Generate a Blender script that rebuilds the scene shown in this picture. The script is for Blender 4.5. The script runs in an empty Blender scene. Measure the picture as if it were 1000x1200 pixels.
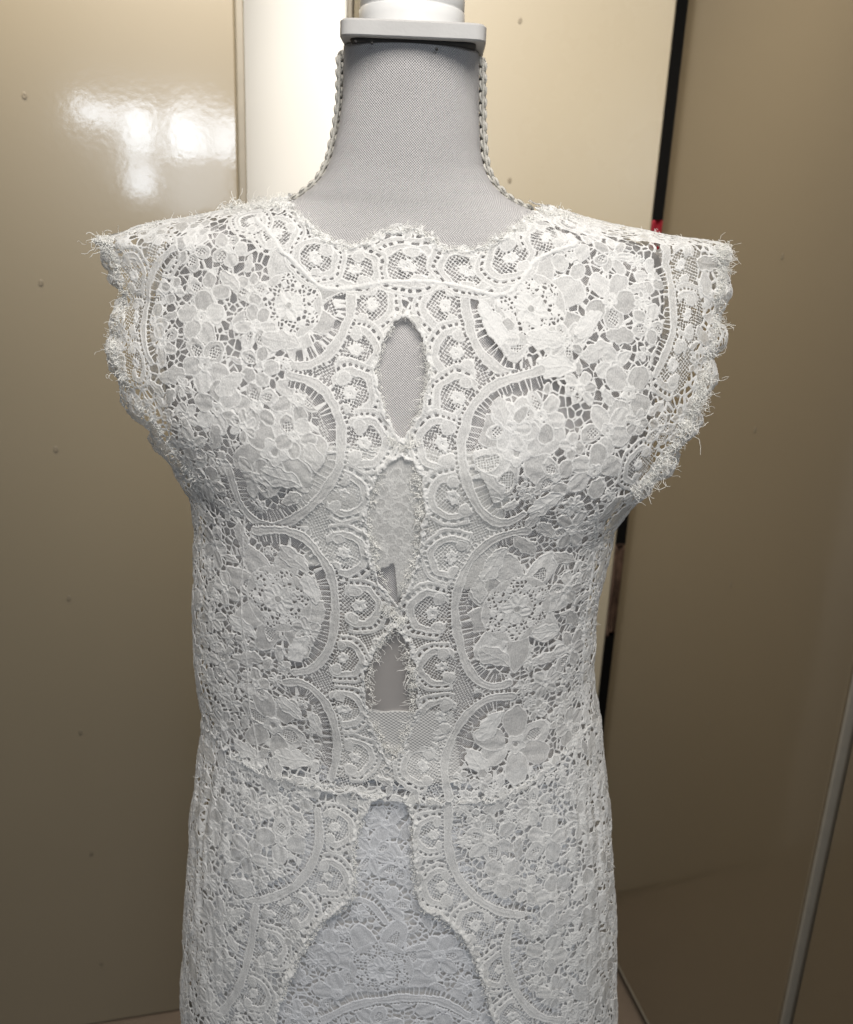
import bpy, math, random
import numpy as np
from mathutils import Vector, Matrix

# ------------------------------------------------------------------ camera
sc = bpy.context.scene
COL = sc.collection
FPX, W0, H0 = 1050.0, 1000.0, 1200.0
PITCH, ROLL = math.radians(17.9), math.radians(2.47)
CAM = np.array([0.0, -0.70, 1.50])
_f = np.array([0, math.cos(PITCH), -math.sin(PITCH)])
_r = np.array([1.0, 0, 0]); _u = np.array([0, math.sin(PITCH), math.cos(PITCH)])
CR = math.cos(ROLL) * _r + math.sin(ROLL) * _u
CU = math.cos(ROLL) * _u - math.sin(ROLL) * _r
CF = _f
cd = bpy.data.cameras.new('camera'); cam = bpy.data.objects.new('camera', cd); COL.objects.link(cam)
cd.sensor_fit = 'HORIZONTAL'; cd.sensor_width = 30.0; cd.lens = 31.5
cd.clip_start = 0.02; cd.clip_end = 60
m = Matrix.Identity(4)
for k in range(3):
    m[k][0] = CR[k]; m[k][1] = CU[k]; m[k][2] = -CF[k]; m[k][3] = CAM[k]
cam.matrix_world = m
cd.dof.use_dof = True; cd.dof.focus_distance = 0.66; cd.dof.aperture_fstop = 9.0
sc.camera = cam

def ray(px, py):
    d = CF * FPX + CR * (px - W0 / 2) - CU * (py - H0 / 2)
    return d / np.linalg.norm(d)
def at(px, py, Y):                      # where the line of sight meets the vertical plane y = Y
    d = ray(px, py); t = (Y - CAM[1]) / d[1]
    return CAM + d * t
def proj(P):
    q = P - CAM
    z = q @ CF
    return W0 / 2 + FPX * (q @ CR) / z, H0 / 2 - FPX * (q @ CU) / z

# ------------------------------------------------------------------ world, lamps, exposure
wd = bpy.data.worlds.new("World"); sc.world = wd; wd.use_nodes = True
wd.node_tree.nodes['Background'].inputs[0].default_value = (0.88, 0.92, 1.0, 1)
wd.node_tree.nodes['Background'].inputs[1].default_value = 0.06
vs = sc.view_settings
vs.view_transform = 'Standard'; vs.look = 'None'; vs.exposure = 0.0; vs.gamma = 1.0

def area(name, loc, target, sx, sy, power, col, spread=180):
    l = bpy.data.lights.new(name, 'AREA'); l.shape = 'RECTANGLE'; l.size = sx; l.size_y = sy
    l.energy = power; l.color = col; l.spread = math.radians(spread)
    o = bpy.data.objects.new(name, l); COL.objects.link(o); o.location = loc
    o.rotation_euler = (Vector(target) - Vector(loc)).to_track_quat('-Z', 'Y').to_euler()
    return o
area('ceiling_lamp', (0.08, -0.80, 2.38), (0.0, 0.0, 1.30), 0.8, 0.55, 11.6, (1.0, 0.955, 0.90), 130)
area('ceiling_lamp', (-0.12, 0.38, 2.30), (-0.12, 0.85, 1.45), 1.6, 0.2, 15.0, (1.0, 0.90, 0.75), 105)
# the window behind the camera, one lamp for each lit pane
WIN = []
EL = (-0.300, 0.712)                     # right edge of the left door panel
for (x0, x1, z0, z1, p) in ((-0.04, 0.11, 1.85, 1.96, .34), (0.14, 0.30, 1.755, 1.965, .75), (0.36, 0.53, 1.745, 1.96, .8),
                            (0.56, 0.70, 1.745, 1.96, .55), (0.71, 0.90, 1.895, 1.965, .3), (0.84, 0.93, 1.70, 1.885, .22), (0.16, 0.30, 1.57, 1.715, .36),
                            (0.36, 0.66, 1.45, 1.71, .34)):
    area('window_pane_light', ((x0 + x1) / 2, -2.5, (z0 + z1) / 2), ((x0 + x1) / 2, 0, (z0 + z1) / 2), x1 - x0, z1 - z0,
         p * 4.1, (0.80, 0.89, 1.0))

# ------------------------------------------------------------------ materials
def nodes(name):
    mt = bpy.data.materials.new(name); mt.use_nodes = True
    nt = mt.node_tree; b = nt.nodes['Principled BSDF']
    return mt, nt, b
def N(nt, t, **kw):
    n = nt.nodes.new(t)
    for k, v in kw.items():
        if k in n.inputs: n.inputs[k].default_value = v
        else: setattr(n, k, v)
    return n
def L(nt, a, b): nt.links.new(a, b)

def panel_mat(name, c1, c2, rough=.32, coat=.8, crough=.088):
    mt, nt, b = nodes(name)
    tc = N(nt, 'ShaderNodeTexCoord')
    n1 = N(nt, 'ShaderNodeTexNoise', Scale=2.2, Detail=3.0)
    L(nt, tc.outputs['Object'], n1.inputs['Vector'])
    mx = N(nt, 'ShaderNodeMix', data_type='RGBA'); mx.inputs[6].default_value = (*c1, 1); mx.inputs[7].default_value = (*c2, 1)
    L(nt, n1.outputs[0], mx.inputs[0]); L(nt, mx.outputs[2], b.inputs['Base Color'])
    b.inputs['Roughness'].default_value = rough
    b.inputs['Coat Weight'].default_value = coat; b.inputs['Coat Roughness'].default_value = crough
    n5 = N(nt, 'ShaderNodeTexNoise', Scale=6.0, Detail=5.0, Roughness=.65); L(nt, tc.outputs['Object'], n5.inputs['Vector'])
    m5 = N(nt, 'ShaderNodeMapRange'); m5.inputs[1].default_value = .35; m5.inputs[2].default_value = .7; m5.inputs[3].default_value = crough * .8; m5.inputs[4].default_value = crough * 1.15
    L(nt, n5.outputs[0], m5.inputs[0]); L(nt, m5.outputs[0], b.inputs['Coat Roughness'])
    n2 = N(nt, 'ShaderNodeTexNoise', Scale=110.0, Detail=2.0); n3 = N(nt, 'ShaderNodeTexNoise', Scale=7.0, Detail=1.0)
    L(nt, tc.outputs['Object'], n2.inputs['Vector']); L(nt, tc.outputs['Object'], n3.inputs['Vector'])
    bp = N(nt, 'ShaderNodeBump', Strength=0.10, Distance=0.0006); L(nt, n2.outputs[0], bp.inputs['Height'])
    bq = N(nt, 'ShaderNodeBump', Strength=0.2, Distance=0.004); L(nt, n3.outputs[0], bq.inputs['Height'])
    L(nt, bp.outputs[0], bq.inputs['Normal'])
    L(nt, bq.outputs[0], b.inputs['Coat Normal']); L(nt, bp.outputs[0], b.inputs['Normal'])
    return mt
def plain_mat(name, c, rough=.6, var=.12, scale=40., bump=.0, bscale=300., metal=0., spec=.5):
    mt, nt, b = nodes(name)
    tc = N(nt, 'ShaderNodeTexCoord'); n1 = N(nt, 'ShaderNodeTexNoise', Scale=scale, Detail=4.0)
    L(nt, tc.outputs['Object'], n1.inputs['Vector'])
    mx = N(nt, 'ShaderNodeMix', data_type='RGBA'); mx.inputs[6].default_value = (*[v * (1 - var) for v in c], 1); mx.inputs[7].default_value = (*[min(1, v * (1 + var)) for v in c], 1)
    L(nt, n1.outputs[0], mx.inputs[0]); L(nt, mx.outputs[2], b.inputs['Base Color'])
    b.inputs['Roughness'].default_value = rough; b.inputs['Metallic'].default_value = metal; b.inputs['Specular IOR Level'].default_value = spec
    if bump:
        n2 = N(nt, 'ShaderNodeTexNoise', Scale=bscale, Detail=3.0); L(nt, tc.outputs['Object'], n2.inputs['Vector'])
        bp = N(nt, 'ShaderNodeBump', Strength=bump, Distance=0.001); L(nt, n2.outputs[0], bp.inputs['Height']); L(nt, bp.outputs[0], b.inputs['Normal'])
    return mt
def weave_mat(name, c1, c2, pitch, rough=.85, bump=.5, fuzz=.15, stain=None):
    """plain linen weave: two crossed sets of yarns read from the UV map, in metres"""
    mt, nt, b = nodes(name)
    uv = N(nt, 'ShaderNodeUVMap'); tc = N(nt, 'ShaderNodeTexCoord')
    nz = N(nt, 'ShaderNodeTexNoise', Scale=55.0, Detail=3.0); L(nt, tc.outputs['Object'], nz.inputs['Vector'])
    sx = N(nt, 'ShaderNodeSeparateXYZ'); L(nt, uv.outputs[0], sx.inputs[0])
    waves = []
    for ax in (0, 1):
        mu = N(nt, 'ShaderNodeMath', operation='MULTIPLY'); mu.inputs[1].default_value = 2 * math.pi / pitch
        ad = N(nt, 'ShaderNodeMath', operation='ADD'); ms = N(nt, 'ShaderNodeMath', operation='MULTIPLY'); ms.inputs[1].default_value = 3.0
        L(nt, sx.outputs[ax], mu.inputs[0]); L(nt, nz.outputs[0], ms.inputs[0]); L(nt, mu.outputs[0], ad.inputs[0]); L(nt, ms.outputs[0], ad.inputs[1])
        si = N(nt, 'ShaderNodeMath', operation='SINE'); L(nt, ad.outputs[0], si.inputs[0]); waves.append(si)
    pr = N(nt, 'ShaderNodeMath', operation='MULTIPLY'); L(nt, waves[0].outputs[0], pr.inputs[0]); L(nt, waves[1].outputs[0], pr.inputs[1])
    n4 = N(nt, 'ShaderNodeTexNoise', Scale=900.0, Detail=2.0); L(nt, tc.outputs['Object'], n4.inputs['Vector'])
    sm = N(nt, 'ShaderNodeMath', operation='ADD'); L(nt, pr.outputs[0], sm.inputs[0]); L(nt, n4.outputs[0], sm.inputs[1])
    mr = N(nt, 'ShaderNodeMapRange'); mr.inputs[1].default_value = -.6; mr.inputs[2].default_value = 1.6; L(nt, sm.outputs[0], mr.inputs[0])
    mx = N(nt, 'ShaderNodeMix', data_type='RGBA'); mx.inputs[6].default_value = (*c1, 1); mx.inputs[7].default_value = (*c2, 1); L(nt, mr.outputs[0], mx.inputs[0])
    L(nt, mx.outputs[2], b.inputs['Base Color']); b.inputs['Roughness'].default_value = rough
    b.inputs['Sheen Weight'].default_value = fuzz
    bp = N(nt, 'ShaderNodeBump', Strength=bump, Distance=0.0004); L(nt, sm.outputs[0], bp.inputs['Height']); L(nt, bp.outputs[0], b.inputs['Normal'])
    if stain:
        pass
    return mt
def lace_mat(name, c_hi, c_lo, transl=.22):
    """cotton lace: colour by yarn density, sheer where the weave is thin"""
    mt, nt, b = nodes(name)
    out = nt.nodes['Material Output']
    at_ = N(nt, 'ShaderNodeAttribute', attribute_name='dens'); tc = N(nt, 'ShaderNodeTexCoord')
    n1 = N(nt, 'ShaderNodeTexNoise', Scale=14.0, Detail=3.0); L(nt, tc.outputs['Object'], n1.inputs['Vector'])
    mx = N(nt, 'ShaderNodeMix', data_type='RGBA'); mx.inputs[6].default_value = (*c_lo, 1); mx.inputs[7].default_value = (*c_hi, 1)
    L(nt, n1.outputs[0], mx.inputs[0]); L(nt, mx.outputs[2], b.inputs['Base Color'])
    b.inputs['Roughness'].default_value = .8; b.inputs['Sheen Weight'].default_value = .12; b.inputs['Specular IOR Level'].default_value = .4
    mp = N(nt, 'ShaderNodeMapping'); mp.inputs['Scale'].default_value = (1, 1, .45); L(nt, tc.outputs['Object'], mp.inputs[0])
    n2 = N(nt, 'ShaderNodeTexNoise', Scale=1500.0, Detail=2.0, Roughness=.7); L(nt, mp.outputs[0], n2.inputs['Vector'])
    n3 = N(nt, 'ShaderNodeTexNoise', Scale=420.0, Detail=3.0); L(nt, tc.outputs['Object'], n3.inputs['Vector'])
    bp = N(nt, 'ShaderNodeBump', Strength=0.75, Distance=0.0005); L(nt, n2.outputs[0], bp.inputs['Height'])
    bq = N(nt, 'ShaderNodeBump', Strength=0.55, Distance=0.0009); L(nt, n3.outputs[0], bq.inputs['Height']); L(nt, bp.outputs[0], bq.inputs['Normal'])
    L(nt, bq.outputs[0], b.inputs['Normal'])
    tl = N(nt, 'ShaderNodeBsdfTranslucent'); L(nt, mx.outputs[2], tl.inputs[0])
    m1 = N(nt, 'ShaderNodeMixShader'); m1.inputs[0].default_value = transl; L(nt, b.outputs[0], m1.inputs[1]); L(nt, tl.outputs[0], m1.inputs[2])
    # sheer areas: gaps between the yarns of the fine weave
    nd = N(nt, 'ShaderNodeMath', operation='MULTIPLY_ADD'); L(nt, n2.outputs[0], nd.inputs[0]); nd.inputs[1].default_value = .9
    sb = N(nt, 'ShaderNodeMath', operation='ADD'); sb.inputs[1].default_value = -.45; L(nt, at_.outputs['Fac'], sb.inputs[0]); L(nt, sb.outputs[0], nd.inputs[2]); nd.use_clamp = True
    tr = N(nt, 'ShaderNodeBsdfTransparent'); m2 = N(nt, 'ShaderNodeMixShader')
    L(nt, nd.outputs[0], m2.inputs[0]); L(nt, tr.outputs[0], m2.inputs[1]); L(nt, m1.outputs[0], m2.inputs[2])
    L(nt, m2.outputs[0], out.inputs[0])
    return mt
M = dict(
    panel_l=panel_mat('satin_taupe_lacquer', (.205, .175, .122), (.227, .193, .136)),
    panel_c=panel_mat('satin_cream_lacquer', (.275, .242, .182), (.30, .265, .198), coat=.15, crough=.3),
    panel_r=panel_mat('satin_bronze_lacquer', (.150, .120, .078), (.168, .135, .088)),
    edge=plain_mat('panel_edge', (.21, .19, .155), .4),
    white=plain_mat('white_board', (.68, .68, .67), .5, .02, 4.),
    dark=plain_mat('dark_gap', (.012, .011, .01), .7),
    floor=plain_mat('brown_floor', (.11, .085, .065), .45, .25, 14., .2, 90.),
    spot=plain_mat('dimple_mark', (.165, .14, .10), .5),
    red=plain_mat('red_cloth', (.42, .02, .04), .7), floral=plain_mat('patterned_cloth', (.16, .10, .07), .8, .9, 60.),
    linen=weave_mat('form_linen', (.34, .325, .318), (.68, .662, .655), .00175, bump=1.0),
    cap=plain_mat('painted_wood', (.45, .44, .425), .5, .10, 60., .12, 500.),
    finial=plain_mat('white_lacquer', (.70, .695, .68), .22, .03, 20.),
    braid=plain_mat('cream_braid', (.50, .48, .43), .8, .2, 300., .5, 1500.),
    lace=lace_mat('ivory_lace', (.86, .855, .84), (.81, .80, .765)),
    lace_c=lace_mat('cool_white_lace', (.80, .81, .83), (.76, .77, .79)),
    inner=lace_mat('inner_lace', (.80, .79, .76), (.74, .73, .70)),
    thread=plain_mat('frayed_cotton', (.86, .85, .81), .8, .06, 200.),
    lining=plain_mat('pale_lining', (.56, .55, .54), .6, .06, 20., .2, 900.),
    satin=plain_mat('grey_lining', (.33, .31, .295), .45, .08, 20.),
    band=weave_mat('ribbed_band', (.46, .45, .43), (.60, .59, .57), .0028, bump=.5),
    tape=plain_mat('satin_tape', (.82, .81, .76), .6, .06, 60., .3, 900.),
    metal=plain_mat('stand_metal', (.5, .5, .5), .3, .1, 20., metal=1.),
)

# ------------------------------------------------------------------ object helpers
def mesh_obj(name, V, F, mat, parent=None, smooth=True, attrs=None, uv=None, kind=None):
    """V (n,3) float array, F (m,k) int array of triangles or quads"""
    me = bpy.data.meshes.new(name)
    V = np.asarray(V, np.float32); F = np.asarray(F, np.int32); k = F.shape[1]
    me.vertices.add(len(V)); me.vertices.foreach_set('co', V.ravel())
    me.loops.add(F.size); me.loops.foreach_set('vertex_index', F.ravel())
    me.polygons.add(len(F)); me.polygons.foreach_set('loop_start', np.arange(0, F.size, k, dtype=np.int32))
    try: me.polygons.foreach_set('loop_total', np.full(len(F), k, np.int32))
    except Exception: pass
    me.polygons.foreach_set('use_smooth', np.full(len(F), smooth))
    if uv is not None:
        l = me.uv_layers.new(name='UVMap'); l.data.foreach_set('uv', np.asarray(uv, np.float32)[F.ravel()].ravel())
    for a, v in (attrs or {}).items():
        t = me.attributes.new(a, 'FLOAT', 'POINT'); t.data.foreach_set('value', np.asarray(v, np.float32))
    me.update(calc_edges=True); me.validate()
    me.materials.append(mat)
    o = bpy.data.objects.new(name, me); COL.objects.link(o)
    if parent: o.parent = parent
    if kind: o['kind'] = kind
    return o
def empty(name, label, cat, loc=(0, 0, 0), group=None):
    o = bpy.data.objects.new(name, None); COL.objects.link(o); o.location = (0, 0, 0)
    o.empty_display_size = .05
    o['label'] = label; o['category'] = cat
    if group: o['group'] = group
    return o
def join(parts):
    V = []; F = []; n = 0
    for v, f in parts:
        V.append(v); F.append(np.asarray(f) + n); n += len(v)
    return np.concatenate(V), np.concatenate(F)
def slab(p0, p1, z0, z1, th, bev=.003):
    """upright board from p0 to p1 (plan), z0..z1, its front face on that line, thickness going back; bevelled edges"""
    p0 = np.array(p0, float); p1 = np.array(p1, float); d = p1 - p0; Ln = np.linalg.norm(d); d /= Ln; nrm = np.array([d[1], -d[0]])
    if nrm[1] > 0 : nrm = -nrm
    V = []
    prof = [(0, bev), (bev, 0)]
    # front face ring (inset), front chamfer ring, back ring
    for (ins, back) in ((bev, 0), (0, bev), (0, th)):
        for (s, z) in ((ins, z0 + ins), (Ln - ins, z0 + ins), (Ln - ins, z1 - ins), (ins, z1 - ins)):
            q = p0 + d * s - nrm * back; V.append((q[0], q[1], z))
    F = [(0, 1, 2, 3)]
    for r in (0, 4):
        for k in range(4): F.append((r + k, r + 4 + k, r + 4 + (k + 1) % 4, r + (k + 1) % 4))
    F.append((11, 10, 9, 8))
    return np.array(V), np.array(F)
def loft(rings, closed=True, cap=True):
    """rings (n, k, 3) -> quads"""
    R = np.asarray(rings); n, k = R.shape[:2]
    V = R.reshape(-1, 3); F = []
    i, j = np.meshgrid(np.arange(n - 1), np.arange(k if closed else k - 1), indexing='ij'); i = i.ravel(); j = j.ravel(); j2 = (j + 1) % k
    F = np.stack([i * k + j, i * k + j2, (i + 1) * k + j2, (i + 1) * k + j], 1)
    if cap and closed:
        c = [R[0].mean(0), R[-1].mean(0)]; V = np.vstack([V, c]); a = len(V) - 2
        jj = np.arange(k)
        F = np.vstack([F, np.stack([np.full(k, a), (jj + 1) % k, jj, np.full(k, a)], 1)[:0]])
        t1 = np.stack([np.full(k, a), (jj + 1) % k, jj], 1); t2 = np.stack([np.full(k, a + 1), (n - 1) * k + jj, (n - 1) * k + (jj + 1) % k], 1)
        return V, F, np.vstack([t1, t2])
    return V, F, np.zeros((0, 3), int)
def tri(F):
    F = np.asarray(F); return np.vstack([F[:, [0, 1, 2]], F[:, [0, 2, 3]]])
def loft_obj(name, rings, mat, parent=None, uv=None, **kw):
    V, F, T = loft(rings, **kw)
    F = np.vstack([tri(F), T]) if len(T) else tri(F)
    if uv is not None:
        uv = np.vstack([uv, np.zeros((len(V) - len(uv), 2))])
    return mesh_obj(name, V, F, mat, parent, uv=uv)
def tubes(paths, rad, k=4):
    """many polylines (list of (n,3) arrays) as thin round tubes in one mesh"""
    Vs = []; Fs = []; n0 = 0
    for P, r in zip(paths, rad):
        P = np.asarray(P); n = len(P); T = np.gradient(P, axis=0); T /= np.linalg.norm(T, axis=1)[:, None] + 1e-12
        ref = np.array([0.31, .2, .93]); A = np.cross(T, ref); A /= np.linalg.norm(A, axis=1)[:, None] + 1e-9; B = np.cross(T, A)
        r = np.broadcast_to(r, (n,))
        an = np.arange(k) * 2 * math.pi / k
        V = P[:, None] + r[:, None, None] * (np.cos(an)[None, :, None] * A[:, None] + np.sin(an)[None, :, None] * B[:, None])
        Vs.append(V.reshape(-1, 3))
        i, j = np.meshgrid(np.arange(n - 1), np.arange(k), indexing='ij'); i = i.ravel(); j = j.ravel(); j2 = (j + 1) % k
        Fs.append(np.stack([i * k + j, i * k + j2, (i + 1) * k + j2, (i + 1) * k + j], 1) + n0); n0 += n * k
    return np.concatenate(Vs), np.concatenate(Fs)

# ------------------------------------------------------------------ vector noise
def hsh(ix, iy, iz, s):
    h = (ix.astype(np.uint32) * np.uint32(73856093)) ^ (iy.astype(np.uint32) * np.uint32(19349663)) ^ (iz.astype(np.uint32) * np.uint32(83492791)) ^ np.uint32(s * 2654435761 % 4294967296)
    h ^= h >> np.uint32(13); h *= np.uint32(1274126177); h ^= h >> np.uint32(16); h *= np.uint32(2246822519); h ^= h >> np.uint32(13)
    return (h & np.uint32(0xFFFFFF)).astype(np.float32) / np.float32(16777216.)
def vnoise(P, scale, seed=0):
    """smooth value noise, -1..1"""
    Q = (P * scale + 500.).astype(np.float32); I = np.floor(Q).astype(np.int32); f = Q - I; f = f * f * (3 - 2 * f)
    r = 0
    for a in (0, 1):
        for b in (0, 1):
            for c in (0, 1):
                w = (f[..., 0] if a else 1 - f[..., 0]) * (f[..., 1] if b else 1 - f[..., 1]) * (f[..., 2] if c else 1 - f[..., 2])
                r = r + w * hsh(I[..., 0] + a, I[..., 1] + b, I[..., 2] + c, seed)
    return r * 2 - 1
def voronoi(P, cell, seed=0, jit=.85, squash=(1, 1, 1)):
    """distance to the nearest wall between jittered cells, in metres, and a random value per cell"""
    Q = (P * np.array(squash) / cell + 500.).astype(np.float32); I = np.floor(Q).astype(np.int32)
    sh = Q.shape[:-1]; f1 = np.full(sh, 9., np.float32); f2 = f1.copy()
    s1 = np.zeros(sh + (3,), np.float32); s2 = s1.copy(); rid = np.zeros(sh, np.float32)
    for a in (-1, 0, 1):
        for b in (-1, 0, 1):
            for c in (-1, 0, 1):
                X = I[..., 0] + a; Y = I[..., 1] + b; Z = I[..., 2] + c
                S = np.stack([X + .5 + jit * (hsh(X, Y, Z, seed) - .5), Y + .5 + jit * (hsh(X, Y, Z, seed + 7) - .5), Z + .5 + jit * (hsh(X, Y, Z, seed + 13) - .5)], -1)
                d = ((Q - S) ** 2).sum(-1)
                n1 = d < f1; n2 = (~n1) & (d < f2)
                f2 = np.where(n1, f1, np.where(n2, d, f2)); s2 = np.where(n1[..., None], s1, np.where(n2[..., None], S, s2))
                f1 = np.where(n1, d, f1); s1 = np.where(n1[..., None], S, s1)
    e = (f2 - f1) / (2 * np.sqrt(((s2 - s1) ** 2).sum(-1)) + 1e-6)
    return e * cell, f1

# ------------------------------------------------------------------ the body surface (horizontal slices)
LEFT = [(342, 234), (320, 238), (300, 241), (270, 246), (180, 264), (114, 281), (138, 312), (150, 345), (135, 400), (140, 430), (160, 470), (185, 500), (205, 530), (228, 565), (236, 610), (233, 650), (231, 700), (235, 780), (243, 830), (238, 880), (230, 940), (223, 1050), (219, 1130), (220, 1200), (226, 1400), (240, 1700)]
RIGHT = [(615, 238), (630, 244), (655, 250), (700, 264), (800, 284), (848, 292), (842, 340), (838, 390), (826, 440), (812, 480), (790, 520), (765, 555), (735, 582), (714, 612), (708, 650), (698, 700), (693, 780), (700, 840), (706, 900), (713, 980), (719, 1080), (719, 1200), (712, 1400), (700, 1700)]
NL = [(397, 48), (397, 80), (396, 120), (392, 150), (384, 185), (376, 203), (366, 216), (342, 234), (310, 243), (270, 252), (215, 266), (192, 280), (186, 310), (188, 360), (192, 440), (205, 520), (234, 580), (240, 610), (238, 650), (237, 700), (241, 780), (249, 830), (244, 880), (236, 940), (229, 1050), (226, 1200), (232, 1400), (246, 1700)]
NR = [(568, 48), (568, 90), (568, 140), (570, 180), (574, 200), (584, 218), (598, 232), (618, 243), (650, 254), (700, 269), (755, 285), (778, 300), (782, 330), (780, 380), (772, 460), (750, 540), (722, 590), (708, 615), (702, 650), (692, 700), (687, 780), (694, 840), (700, 900), (707, 980), (713, 1080), (713, 1200), (706, 1400), (694, 1700)]
BF = [(40, .050), (120, .050), (200, .052), (250, .058), (283, .066), (330, .076), (400, .090), (480, .101), (540, .107), (600, .106), (680, .102), (800, .093), (880, .087), (960, .092), (1100, .106), (1250, .116), (1700, .12)]
ZT = np.linspace(1.66, 0.02, 3281)
def smooth1(v, n):
    k = np.hanning(n + 2)[1:-1]; k /= k.sum(); return np.convolve(np.pad(v, n // 2, mode='edge'), k, 'valid')[:len(v)]
def side_table(pts, n=13):
    q = np.array([at(x, y, 0.0) for x, y in pts]); o = np.argsort(q[:, 2])
    return smooth1(np.interp(ZT[::-1], q[o, 2], q[o, 0])[::-1], n)
def front_table(n=61):
    q = np.array([[at(470, y, -b)[2], b] for y, b in BF]); o = np.argsort(q[:, 0])
    return smooth1(np.interp(ZT[::-1], q[o, 0], q[o, 1])[::-1], n)
TD = (side_table(LEFT), side_table(RIGHT)); TM = (side_table(NL), side_table(NR)); TF = front_table()
def zi(z): return np.clip((ZT[0] - z) / (ZT[0] - ZT[-1]) * (len(ZT) - 1), 0, len(ZT) - 1)
def tab(T, z): return np.interp(zi(z), np.arange(len(ZT)), T)
ZB = at(470, 545, -.11)[2]
def body(th, z, which, off=0.0):
    """point of the slice at height z; th = 0 at the front centre, +-pi/2 at the sides, pi at the back"""
    xl, xr = tab(which[0], z), tab(which[1], z); cx = (xl + xr) / 2; a = (xr - xl) / 2 + off
    bf = tab(TF, z) + off; s, c = np.sin(th), np.cos(th)
    x = cx + a * s
    wide = np.clip((a - .10) / .12, 0, 1)
    qf = 1.0 - .18 * wide - .38 * np.clip((.125 - a) / .06, 0, 1)
    yf = -bf * np.abs(c) ** qf
    g = np.exp(-((np.abs(x + .016) - .078) / .052) ** 2)
    dz = z - ZB; g = g * np.where(dz > 0, np.exp(-(dz / .075) ** 2), np.exp(-(dz / .040) ** 2))
    yf = yf - .006 * g * np.clip(c, 0, 1) ** .5
    bb = np.clip(bf * .95, .045, .105)
    yb = bb * np.abs(c) ** .85
    return np.stack([x, np.where(c >= 0, yf, yb), np.broadcast_to(z, x.shape)], -1)
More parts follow.
